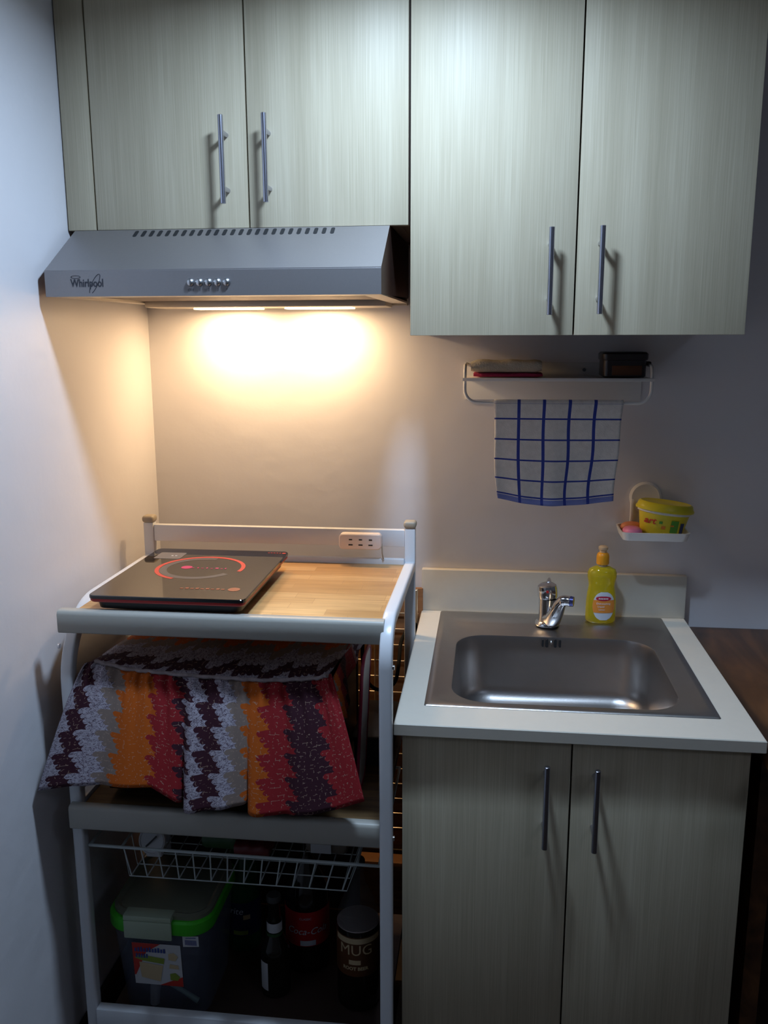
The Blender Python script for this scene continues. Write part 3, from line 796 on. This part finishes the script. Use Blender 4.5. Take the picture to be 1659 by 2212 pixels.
# power strip on the back rail
t = thing('power_strip', 'white socket strip with three outlets fixed to the cart back rail', 'power strip', (.534, -.22, 1.06))
bm = bmnew()
o2 = [(x, z) for x, z in rrect(.489, .581, 1.049, 1.083, .009, 5)]
o3 = [(x, z) for x, z in rrect(.491, .579, 1.051, 1.081, .008, 5)]
loft(bm, [[(x, -.2132, z) for x, z in o2], [(x, -.232, z) for x, z in o2], [(x, -.234, z) for x, z in o3]]); pb = obj('strip_body', bm, 'plugwhite', t)
bm = bmnew()
for i in range(3):
    cx = .5145+i*.0215
    box(bm, cx-.0035, cx+.0035, -.2348, -.233, 1.0695, 1.0720); box(bm, cx-.0045, cx+.0045, -.2348, -.233, 1.0580, 1.0605)
obj('outlet_slots', bm, 'slot', pb)
bm = bmnew(); tube(bm, [(.580, -.222, 1.06), (.5815, -.228, 1.052), (.582, -.228, 1.04), (.5835, -.226, 1.03), (.584, -.2235, 1.0275)], .0014, 8); obj('cord', bm, 'cap', t)

# induction cooker
t = thing('induction_cooker', 'flat black glass induction cooker with red ring lying on the cart top', 'induction cooker', (.25, -.46, 1.0155))
cx0, cx1, cy0, cy1 = .110, .393, -.636, -.290
bm = bmnew(); loft(bm, [rr3(cx0+.001, cx1-.001, cy0+.001, cy1-.001, .012, 1.0485), rr3(cx0, cx1, cy0, cy1, .012, 1.0495), rr3(cx0, cx1, cy0, cy1, .012, 1.0540), rr3(cx0+.0012, cx1-.0012, cy0+.0012, cy1-.0012, .011, 1.0552)]); gt = obj('glass_top', bm, 'glass_top', t)
bm = bmnew(); loft(bm, [rr3(cx0+.003, cx1-.003, cy0+.003, cy1-.003, .011, 1.0425), rr3(cx0+.001, cx1-.001, cy0+.001, cy1-.001, .012, 1.045), rr3(cx0+.001, cx1-.001, cy0+.001, cy1-.001, .012, 1.0485)]); obj('red_trim', bm, 'red', t)
bm = bmnew(); loft(bm, [rr3(cx0+.030, cx1-.030, cy0+.035, cy1-.03, .02, 1.021), rr3(cx0+.012, cx1-.012, cy0+.012, cy1-.012, .016, 1.029), rr3(cx0+.010, cx1-.010, cy0+.010, cy1-.010, .015, 1.0425)]); obj('base', bm, 'black', t)
for fx_ in (cx0+.05, cx1-.05):
    for fy_ in (cy0+.07, cy1-.05):
        bm = bmnew(); lathe(bm, [(.012, 1.0157), (.013, 1.0222)], (fx_, fy_, 0), 16); obj('foot', bm, 'rubber', t)
def ring(bm, c, r0, r1, a0, a1, z, n=60):
    A = []
    for i in range(n+1):
        a = a0+(a1-a0)*i/n; ca, sa = math.cos(a), math.sin(a)
        A.append((bm.verts.new((c[0]+r0*ca, c[1]+r0*sa, z)), bm.verts.new((c[0]+r1*ca, c[1]+r1*sa, z))))
    for p, q in zip(A, A[1:]): bm.faces.new((p[0], p[1], q[1], q[0]))
ZG = 1.0555; cc = (.250, -.438)
bm = bmnew(); ring(bm, cc, .079, .087, math.radians(-12), math.radians(250), ZG); obj('red_ring', bm, 'redink', gt)
bm = bmnew(); ring(bm, cc, .064, .078, math.radians(80), math.radians(330), ZG-.0001); obj('grey_ring', bm, 'greyink', gt)
bm = bmnew()
for k, (dx, w) in enumerate(((-.004, .006), (.006, .004), (.014, .007), (.024, .004), (.033, .006), (.042, .009), (.053, .006), (.061, .004))):
    box(bm, .238+dx, .238+dx+w*.7, -.441, -.438+.004*(k % 2), ZG-.0001, ZG+.0001)
ring(bm, (.222, -.436), .0, .011, 0, 2*PI, ZG, 24); obj('centre_print', bm, 'pinkink', gt)
bm = bmnew(); ring(bm, (.357, -.575), .0, .011, 0, 2*PI, ZG, 24)
for k in range(9): box(bm, .258+k*.0095, .2642+k*.0095, -.579, -.5745+.003*(k % 2), ZG-.0001, ZG+.0001)
obj('edge_print', bm, 'brownink', gt)
bm = bmnew()
for k in range(5): box(bm, .352+k*.006, .3555+k*.006, -.3085, -.3055, ZG-.0001, ZG+.0001)
ring(bm, (.386, -.307), 0, .004, 0, 2*PI, ZG, 14); obj('corner_print', bm, 'redink', gt)
bm = bmnew(); loft(bm, [rr3(.130, .185, -.375, -.325, .004, ZG-.0002), rr3(.130, .185, -.375, -.325, .004, ZG+.0001)]); dp = obj('display_window', bm, 'panelgrey', gt)
bm = bmnew(); box(bm, .160, .164, -.352, -.3495, ZG+.0001, ZG+.0003); box(bm, .168, .172, -.352, -.3495, ZG+.0001, ZG+.0003); obj('display_marks', bm, 'whiteink', dp)

# ------------------------------------------------------------------ microwave under its cloth cover
t = thing('microwave_oven', 'black microwave mostly hidden under the zigzag cloth cover', 'microwave', (.33, -.43, .647))
obj('microwave_body', B(.105, .530, -.585, -.27, .660, .893, bev=.006), 'black', t)
obj('door', B(.107, .430, -.597, -.586, .665, .890, bev=.003), 'glass_top', t)
obj('control_panel', B(.432, .528, -.595, -.586, .665, .890, bev=.002), 'black', t)
for x in (.13, .50):
    for y in (-.56, -.30):
        bm = bmnew(); lathe(bm, [(.011, .6475), (.012, .661)], (x, y, 0), 14); obj('foot', bm, 'rubber', t)
COLS = [(0.000,0.088,0.921,0.014,0.702),(0.038,0.094,0.922,0.039,0.707),(0.088,0.112,0.925,0.079,0.715),(0.154,0.138,0.920,0.127,0.718),(0.200,0.168,0.913,0.153,0.720),
(0.335,0.220,0.910,0.226,0.722),(0.423,0.263,0.907,0.276,0.691),(0.450,0.287,0.906,0.284,0.679),(0.496,0.315,0.905,0.307,0.682),(0.546,0.343,0.904,0.343,0.689),
(0.592,0.366,0.904,0.368,0.693),(0.642,0.387,0.903,0.399,0.700),(0.650,0.391,0.903,0.3985,0.684),(0.704,0.421,0.903,0.426,0.681),(0.785,0.463,0.906,0.483,0.684),(0.896,0.513,0.911,0.554,0.700),(1.000,0.538,0.919,0.605,0.719)]
def colat(u):
    for a, b in zip(COLS, COLS[1:]):
        if u <= b[0]+1e-9:
            k = (u-a[0])/(b[0]-a[0]); return [a[i]+(b[i]-a[i])*k for i in range(1, 5)]
    return list(COLS[-1][1:])
t = thing('appliance_cover', 'cloth cover with zigzag bands of white, maroon, orange and red over the microwave', 'cover', (.33, -.6, .90))
bm = bmnew(); uvl = bm.loops.layers.uv.new('UVMap'); NU, NV = 170, 28; G = []
def gauss(u, c, w): return math.exp(-((u-c)/w)**2)
for j in range(NV+1):
    v = j/NV; row = []
    for i in range(NU+1):
        u = i/NU; tx, tz, hx_, hz_ = colat(u)
        k = v**.85 if v > 0 else 0
        x = tx+(hx_-tx)*k; z = tz+(hz_-tz)*v
        y = -.615-.068*(v**.7)
        fold = .010*gauss(u, .48, .03)-.016*gauss(u, .432, .012)+.008*gauss(u, .56, .03)+.010*gauss(u, .68, .03)-.010*gauss(u, .643, .010)+.006*gauss(u, .83, .04)-.006*gauss(u, .76, .02)+.005*gauss(u, .25, .06)-.006*gauss(u, .16, .03)
        g = .0035*math.sin(u*95+2*math.sin(u*17))*(1-v)**1.5 + .0016*math.sin(u*210)*(1-v)**3
        y -= fold*(.15+.85*v) + g
        row.append((bm.verts.new((x, y, z)), u, v))
    G.append(row)
for j in range(NV):
    for i in range(NU):
        q = (G[j][i], G[j][i+1], G[j+1][i+1], G[j+1][i]); f = bm.faces.new([a[0] for a in q])
        for l, a in zip(f.loops, q): l[uvl].uv = (a[1], a[2])
o = obj('skirt', bm, 'fabric', t, angle=180); md = o.modifiers.new('Solidify', 'SOLIDIFY'); md.thickness = .0014; md.offset = 0
# piped seam along the top front edge
bm = bmnew(); uvl = bm.loops.layers.uv.new('UVMap')
pts = [(colat(i/80)[0], -.619+.0015*math.sin(i*1.1), colat(i/80)[1]+.001) for i in range(6, 79)]
tube(bm, pts, [.0036+.0005*math.sin(i*2.3) for i in range(len(pts))], 8)
for f in bm.faces:
    for l in f.loops: l[uvl].uv = ((l.vert.co.x-.08)/.46*2.2 % 1, l.vert.co.z*3)
obj('piping', bm, 'piping', o)
# top panel
bm = bmnew(); uvl = bm.loops.layers.uv.new('UVMap'); G = []
for j in range(13):
    q = j/12; row = []
    for i in range(41):
        p = i/40; tx, tz, _, _ = colat(.05+p*.93)
        y = -.616+(.345)*q; x = tx+(( .10+.445*p)-tx)*min(1, q*2)
        z = tz+(.906-tz)*min(1, q*1.6)+.0022*math.sin(p*14+q*5)*math.sin(q*PI) + .004*math.sin(q*PI)*0
        row.append((bm.verts.new((x, y, z)), q*.36+.02+.012*math.sin(p*30), p*1.6))
    G.append(row)
for j in range(12):
    for i in range(40):
        a = (G[j][i], G[j][i+1], G[j+1][i+1], G[j+1][i]); f = bm.faces.new([k[0] for k in a])
        for l, k in zip(f.loops, a): l[uvl].uv = (k[1], k[2])
o = obj('top_panel', bm, 'fabric', t, angle=180); md = o.modifiers.new('Solidify', 'SOLIDIFY'); md.thickness = .0014; md.offset = 0
# right side flap
bm = bmnew(); uvl = bm.loops.layers.uv.new('UVMap'); G = []
for j in range(11):
    v = j/10; row = []
    for i in range(25):
        q = i/24; y = -.612+.335*q; x = .541+.010*v+.008*math.sin(q*11)*v+.004*math.sin(q*26)*(v); z = .912-.006*q-(.055+.035*math.sin(q*5+.7))*v
        row.append((bm.verts.new((x, y, z)), (q*.7+.62) % 1, v*.5))
    G.append(row)
for j in range(10):
    for i in range(24):
        a = (G[j][i], G[j][i+1], G[j+1][i+1], G[j+1][i]); f = bm.faces.new([k[0] for k in a])
        for l, k in zip(f.loops, a): l[uvl].uv = (k[1], k[2])
o = obj('side_flap', bm, 'fabric', t, angle=180); md = o.modifiers.new('Solidify', 'SOLIDIFY'); md.thickness = .0014; md.offset = 0

# tray leaning beside the microwave
t = thing('serving_tray', 'pale tray with maroon rim standing on edge right of the microwave', 'tray', (.585, -.45, .647))
bm = bmnew(); prism(bm, rrect(-.56, -.455, .649, .925, .03, 6), lambda a, b: (.570+(b-.65)*.05, a, b), lambda a, b: (.5735+(b-.65)*.05, a, b)); obj('tray_plate', bm, 'white', t)
bm = bmnew(); tube(bm, [(.572+(b-.65)*.05, a, b) for a, b in rrect(-.56, -.455, .651, .925, .03, 6)], .0032, 8, closed=True); obj('tray_rim', bm, 'maroon', t)

t = thing('storage_box', 'low black box at the back of the middle cart shelf behind the leaning tray', 'box', (.583, -.32, .647))
bm = bmnew(); loft(bm, [rr3(.548, .618, -.42, -.245, .008, .6475), rr3(.545, .621, -.423, -.242, .01, .700)]); obj('box_body', bm, 'rubber', t)
bm = bmnew(); loft(bm, [rr3(.543, .623, -.425, -.240, .01, .7005), rr3(.543, .623, -.425, -.240, .01, .709), rr3(.546, .620, -.422, -.243, .009, .711)]); obj('lid', bm, 'black', t)

# black cable and tongs behind
bm = bmnew()
pts = []
for (x, y, z) in [(.566, -.30, .985), (.552, -.30, .90), (.548, -.30, .83), (.557, -.30, .782), (.575, -.30, .762), (.600, -.30, .764), (.616, -.28, .775), (.619, -.24, .80), (.618, -.18, .825), (.630, -.12, .840), (.641, -.08, .835)]:
    pts.append(Vector((x, y, z)))
def catmull(P, n=8):
    out = []
    for i in range(len(P)-1):
        p0, p1, p2, p3 = P[max(i-1, 0)], P[i], P[i+1], P[min(i+2, len(P)-1)]
        for k in range(n):
            s = k/n; out.append(.5*((2*p1)+(p2-p0)*s+(2*p0-5*p1+4*p2-p3)*s*s+(3*p1-p0-3*p2+p3)*s**3))
    return out+[P[-1]]
pts.append(Vector((.642, -.06, .80)))
tube(bm, catmull(pts), .0042, 8)
tag(obj('power_cable', bm, 'cable'), 'black cable looping beside the right leg of the cart', 'cable')
t = thing('kitchen_tongs', 'dark slim tongs hanging on the wire grid behind the cart', 'tongs', (.565, -.045, .80))
for s, x in ((-1, .556), (1, .572)):
    bm = bmnew(); tube(bm, [(x-.004*s, -.046, .83), (x, -.046, .76), (x+.002*s, -.046, .68), (x-.002*s, -.046, .60)], [.003, .0045, .0045, .003], 10); obj('arm', bm, 'rubber', t)
bm = bmnew(); tube(bm, [(.560, -.046, .83), (.560, -.043, .842), (.562, -.034, .849), (.566, -.034, .849), (.568, -.043, .842), (.568, -.046, .83)], .002, 8); obj('hinge_loop', bm, 'chrome', t)

# wire grid, brown board and batten behind the cart
t = thing('wire_grid_panel', 'warm-lit wire grid standing behind the cart against a brown board', 'wire grid', (.35, -.03, .2))
bm = bmnew()
for k in range(15):
    z = .845-.0405*k; tube(bm, [(.04, -.034, z), (.645, -.034, z)], .0016, 6)
for k in range(7):
    x = .05+.098*k; tube(bm, [(x, -.037, .245), (x, -.037, .90)], .0018, 6)
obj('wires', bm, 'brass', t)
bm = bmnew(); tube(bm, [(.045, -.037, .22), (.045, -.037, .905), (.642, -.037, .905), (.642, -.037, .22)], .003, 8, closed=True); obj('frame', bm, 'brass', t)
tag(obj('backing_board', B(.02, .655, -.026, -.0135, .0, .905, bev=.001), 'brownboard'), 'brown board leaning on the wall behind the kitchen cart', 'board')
tag(obj('wooden_batten', B(.05, .655, -.085, -.045, .188, .212, bev=.001), 'brownboard'), 'pale wooden strip lying low behind the cart', 'wood strip')

# ------------------------------------------------------------------ wire basket and what lies in it
t = thing('wire_basket', 'white sliding wire basket hanging under the middle cart shelf', 'basket', (.35, -.43, .56))
tx0, tx1, bx0_, bx1_, yf, yr, zt2, zb2 = .134, .582, .146, .560, -.622, -.25, .557, .495
bm = bmnew()
tube(bm, [(.0715, yf, zt2+.004), (.622, yf, zt2)], .0030, 8); tube(bm, [(.0715, yr, zt2+.004), (.622, yr, zt2)], .0030, 8)
tube(bm, [(.622, yf, zt2)] + arc((.622, yf, zt2+.012), .012, -PI/2, 0, 5, 'xz')[1:] + [(.634, yf+.01, zt2+.03)], .003, 8)
tube(bm, [(.0735, yf, zt2+.004), (.0735, yr, zt2+.004)], .003, 8); tube(bm, [(.622, yf, zt2), (.622, yr, zt2)], .003, 8)
for x in (tx0, tx1): tube(bm, [(x, yf, zt2+.002), (x, yr, zt2+.002)], .0025, 8)
obj('rim', bm, 'wire', t)
bm = bmnew(); n = 14
for i in range(n):
    k = i/(n-1); xt, xb = .140+(.572-.140)*k, .146+(.552-.146)*k
    tube(bm, [(xt, yf, zt2+.001), (xb, yf+.012, zb2), (xb, yr-.012, zb2), (xt, yr, zt2+.001)], .0014, 6)
for y in [yf+.012+(yr-yf-.024)*k/9 for k in range(10)]:
    tube(bm, [(tx0, y, zt2), (bx0_-.004, y, zb2-.0012), (bx1_, y, zb2-.0012), (tx1, y, zt2)], .0012, 6)
for z_, e in ((.529, .006), ):
    tube(bm, [(.140, yr-e, z_), (.572, yr-e, z_)], .0012, 6)
obj('mesh_wires', bm, 'wire', t)
t = thing('jar_lid', 'round pale dial-like lid standing at the back left of the basket', 'lid', (.170, -.56, .502))
bm = bmnew(); b2 = bmnew(); lathe(b2, [(.024, 0), (.0265, .002), (.0265, .010), (.0235, .012), (.0225, .010), (.001, .010)], (0, 0, 0), 32, cap=False)
for v in b2.verts: v.co = Vector((.171+v.co.x, -.555-v.co.z*.95+v.co.y*.25, .541+v.co.y*1.0))
merge(bm, b2); obj('lid_disc', bm, 'label_white', t)
bm = bmnew(); box(bm, .155, .187, -.569, -.567, .5395, .5425, rot=Matrix.Rotation(-.8, 4, 'Y')); obj('pointer', bm, 'rubber', t)
obj('stand', B(.155, .187, -.560, -.545, .5020, .518, bev=.003), 'label_white', t)
def pack(name, label, x0, x1, y0, y1, z0, z1, m, seed):
    o = obj(name, folded(x0, x1, y0, y1, z0, z1, seed, .006), m, angle=60); return tag(o, label, 'packet')
pack('snack_packet', 'crumpled dark green packet lying in the middle of the basket', .255, .33, -.52, -.44, .498, .535, 'snackgreen', 1)
pack('snack_packet', 'crumpled dark red packet lying beside the green one in the basket', .325, .395, -.54, -.45, .498, .528, 'snackred', 2)
t = thing('paper_packet', 'tan packet with a white printed label at the right of the basket', 'packet', (.505, -.48, .502))
obj('packet_body', folded(.465, .545, -.52, -.42, .502, .545, 4, .003), 'tan', t, angle=60)
obj('packet_label', B(.475, .515, -.5225, -.521, .510, .538), 'label_white', t)

# ------------------------------------------------------------------ things on the bottom shelf
ZS = .165
t = thing('food_container', 'clear food container with green rim and latch at the left of the bottom shelf', 'container', (.185, -.49, ZS))
bm = bmnew(); yfc, yrc = -.598, -.385
R = [rr3(.103, .262, yfc+.022, yrc-.02, .03, ZS+.0005), rr3(.098, .268, yfc+.017, yrc-.015, .035, ZS+.006), rr3(.082, .282, yfc+.003, yrc-.002, .04, .366)]
loft(bm, R, cap1=False); cbody = obj('container_body', bm, 'cleargrey', t)
bm = bmnew(); loft(bm, [rr3(.079, .287, yfc-.003, yrc+.003, .045, .364), rr3(.077, .289, yfc-.005, yrc+.005, .046, .368), rr3(.077, .289, yfc-.005, yrc+.005, .046, .390), rr3(.081, .285, yfc-.001, yrc+.001, .044, .394)]); obj('green_rim', bm, 'greenrim', t)
bm = bmnew(); loft(bm, [rr3(.085, .285, yfc+.003, yrc-.003, .042, .394), rr3(.085, .285, yfc+.003, yrc-.003, .042, .402), rr3(.092, .278, yfc+.010, yrc-.010, .036, .405), rr3(.098, .272, yfc+.016, yrc-.016, .03, .402), rr3(.101, .269, yfc+.02, yrc-.02, .03, .404)]); obj('lid', bm, 'lidclear', t)
bm = bmnew(); box(bm, .121, .217, yfc-.010, yfc-.005, .356, .394, .0022); box(bm, .121, .217, yfc-.010, yfc+.018, .394, .4055, .002); obj('latch', bm, 'latch', t)
def cy(z): return yfc+.003+(.366-z)/.2*.0145-.0012
def quadpatch(bm, pts, off=0.):
    bm.faces.new([bm.verts.new((x, cy(z)-.0005-off, z)) for x, z in pts])
bm = bmnew(); quadpatch(bm, [(.130, .241), (.228, .241), (.228, .338), (.130, .338)]); lb_ = obj('product_label', bm, 'label_white', cbody, smooth=False, fix=False)
bm = bmnew(); quadpatch(bm, [(.1300, .262), (.133, .262), (.158, .318), (.188, .338), (.130, .338)], .0004); quadpatch(bm, [(.180, .241), (.228, .241), (.228, .264)], .0004); obj('red_corner', bm, 'label_red', lb_, smooth=False, fix=False)
bm = bmnew()
for k in range(11):
    x = .1345+k*.0058; h = .0085+.003*((k*7) % 3)/2
    quadpatch(bm, [(x, .318), (x+.0042, .318), (x+.0042, .318+h), (x+.0008, .318+h)], .0012)
for k in range(5):
    x = .1360+k*.0052; quadpatch(bm, [(x, .304), (x+.0036, .304), (x+.0036, .3135), (x+.0008, .3135)], .0012)
obj('label_lettering', bm, 'label_blue', lb_, smooth=False, fix=False)
bm = bmnew(); quadpatch(bm, [(.133, .303), (.150, .297), (.192, .292), (.194, .305), (.160, .309), (.140, .309)], .0010); quadpatch(bm, [(.203, .255), (.218, .255), (.223, .264), (.214, .273), (.203, .270)], .0010)
obj('green_print', bm, 'label_green', lb_, smooth=False, fix=False)
bm = bmnew(); quadpatch(bm, [(.144, .258), (.182, .250), (.190, .288), (.142, .294)], .0010); quadpatch(bm, [(.202, .303), (.216, .301), (.222, .312), (.214, .320), (.203, .317)], .0010); quadpatch(bm, [(.202, .283), (.222, .282), (.221, .291), (.204, .293)], .0008)
obj('food_print', bm, 'cream', lb_, smooth=False, fix=False)
bm = bmnew(); quadpatch(bm, [(.234, .336), (.266, .339), (.266, .363), (.234, .360)]); pl_ = obj('price_sticker', bm, 'label_white', cbody, smooth=False, fix=False)
bm = bmnew()
for k in range(9): quadpatch(bm, [(.239+k*.0026, .341), (.2404+k*.0026, .341), (.2404+k*.0026, .353), (.239+k*.0026, .353)], .0005)
quadpatch(bm, [(.240, .356), (.261, .358), (.261, .3595), (.240, .3575)], .0005)
obj('barcode', bm, 'label_blue', pl_, smooth=False, fix=False)
t = thing('rice_scoop', 'pale scoop with a teal handle lying inside the clear food container', 'scoop', (.19, -.54, ZS+.006))
bm = bmnew(); tube(bm, [(.180, -.560, .228), (.215, -.560, .208), (.246, -.560, .188)], [.004, .0045, .006], 10); obj('handle', bm, 'teal', t)
bm = bmnew(); tube(bm, [(.155, -.560, .176), (.157, -.560, .20), (.162, -.560, .232)], [.010, .010, .012], 12); obj('scoop_cup', bm, 'label_white', t)

def bottle_prof(h, r, neck, sh):
    return [(r*.82, 0), (r*.98, .006), (r, .015), (r, .05), (r*.97, .055), (r, .06), (r, sh), (r*.93, sh+.02), (r*.70, sh+.045), (r*.42, sh+.068), (neck, sh+.085), (neck, h-.018), (neck*1.25, h-.016), (neck*1.25, h-.013), (neck, h-.012)]
def cap_part(c, h, r, m, parent):
    bm = bmnew(); lathe(bm, [(r, h-.013), (r*1.02, h-.003), (r*.9, h)], c, 20); return obj('cap', bm, m, parent)
def label_band(c, r, z0, z1, a0, a1, m, parent, name='label', n=26, wav=0.):
    bm = bmnew(); rows = []
    for j in range(5):
        z = z0+(z1-z0)*j/4
        rows.append([bm.verts.new((c[0]+r*math.cos(a0+(a1-a0)*i/n), c[1]+r*math.sin(a0+(a1-a0)*i/n), c[2]+z)) for i in range(n+1)])
    for A, Bq in zip(rows, rows[1:]):
        for i in range(n): bm.faces.new((A[i], A[i+1], Bq[i+1], Bq[i]))
    return obj(name, bm, m, parent, fix=False)
def wrap_text(s, size, c, r, ang, z, m, parent, name='label_lettering', **k):
    bm = bmnew(); f = lambda x, y, zz: (c[0]+r*math.cos(ang+x/r), c[1]+r*math.sin(ang+x/r), c[2]+z+y)
    text_on(bm, s, size, f, **k); return obj(name, bm, m, parent, smooth=False, fix=False)
def face(c): return math.atan2(CAM.y-c[1], CAM.x-c[0])
GAP = .02
# green soda bottle
c = (.284, -.352, ZS); t = thing('soda_bottle', 'green plastic soda bottle with a blue label between container and small bottle', 'bottle', c)
bm = bmnew(); lathe(bm, bottle_prof(.320, .038, .0125, .185), c, 32); ob = obj('bottle_body', bm, 'greenpet', t)
cap_part(c, .325, .0145, 'greenrim', t)
lb_ = label_band(c, .0386, .045, .125, 0, 2*PI, 'spritelabel', ob); F = face(c)
wrap_text('rite', .022, c, .0391, F-.45, .105, 'bluelabel', lb_, shear=.2)
label_band(c, .0389, .048, .058, F-.65, F+.2, 'label_green', lb_, 'label_swirl'); label_band(c, .0389, .085, .096, F-.05, F+.35, 'cream', lb_, 'label_swirl')
# small brown bottle
c = (.388, -.485, ZS); t = thing('beer_bottle', 'small dark glass bottle with a white neck label on the bottom shelf', 'bottle', c)
bm = bmnew(); lathe(bm, [(.026, 0), (.030, .004), (.0305, .012), (.0305, .095), (.028, .108), (.020, .126), (.0145, .142), (.0132, .160), (.0125, .205), (.0138, .207), (.0138, .214), (.012, .216)], c, 32); ob = obj('bottle_body', bm, 'beerglass', t); F = face(c)
label_band(c, .0158, .143, .164, 0, 2*PI, 'label_white', ob, 'neck_label'); label_band(c, .0170, .134, .142, 0, 2*PI, 'snackgreen', ob, 'neck_band')
cap_part(c, .222, .0145, 'rubber', t)
label_band(c, .0309, .02, .083, F-1.25, F-.55, 'label_white', ob, 'side_label')
# cola
c = (.437, -.392, ZS); t = thing('soda_bottle', 'dark cola bottle with a red label standing behind the small glass bottle', 'bottle', c)
bm = bmnew(); lathe(bm, bottle_prof(.325, .047, .0125, .175), c, 32); ob = obj('bottle_body', bm, 'cola', t); cap_part(c, .330, .0145, 'red', t); F = face(c)
lb_ = label_band(c, .0476, .070, .150, 0, 2*PI, 'cokelabel', ob)
wrap_text('Coca-Cola', .0215, c, .0482, F-.05, .105, 'bluelabel', lb_, shear=.35); wrap_text('CLASSIC', .007, c, .0482, F-.1, .135, 'bluelabel', lb_)
label_band(c, .0480, .072, .084, F-.35, F+.35, 'bluelabel', lb_, 'label_swirl')
# root beer
c = (.562, -.490, ZS); t = thing('soda_bottle', 'large root beer bottle with clear shoulders and brown label by the right leg', 'bottle', c)
bm = bmnew(); lathe(bm, [(.036, 0), (.042, .006), (.043, .015), (.043, .182)], c, 32); ob = obj('filled_body', bm, 'cola', t)
bm = bmnew(); lathe(bm, [(.0425, .1825), (.0425, .1845)], c, 32); obj('foam_layer', bm, 'foam', t)
bm = bmnew(); lathe(bm, [(.043, .1845), (.040, .205), (.030, .235), (.018, .262), (.0130, .278), (.0130, .305)], c, 32); obj('clear_shoulder', bm, 'clearpet', t)
cap_part(c, .318, .0148, 'rubber', t); F = face(c)
lb_ = label_band(c, .0436, .085, .172, 0, 2*PI, 'muglabel', ob); label_band(c, .0440, .158, .170, F-1.2, F+1.2, 'cream', lb_, 'label_top_band')
wrap_text('MUG', .032, c, .0442, F-.12, .143, 'cream', lb_); wrap_text('ROOT BEER', .010, c, .0442, F-.15, .103, 'cream', lb_, bold=.0004)
label_band(c, .0440, .112, .122, F-.45, F+.1, 'cream', lb_, 'label_swirl')
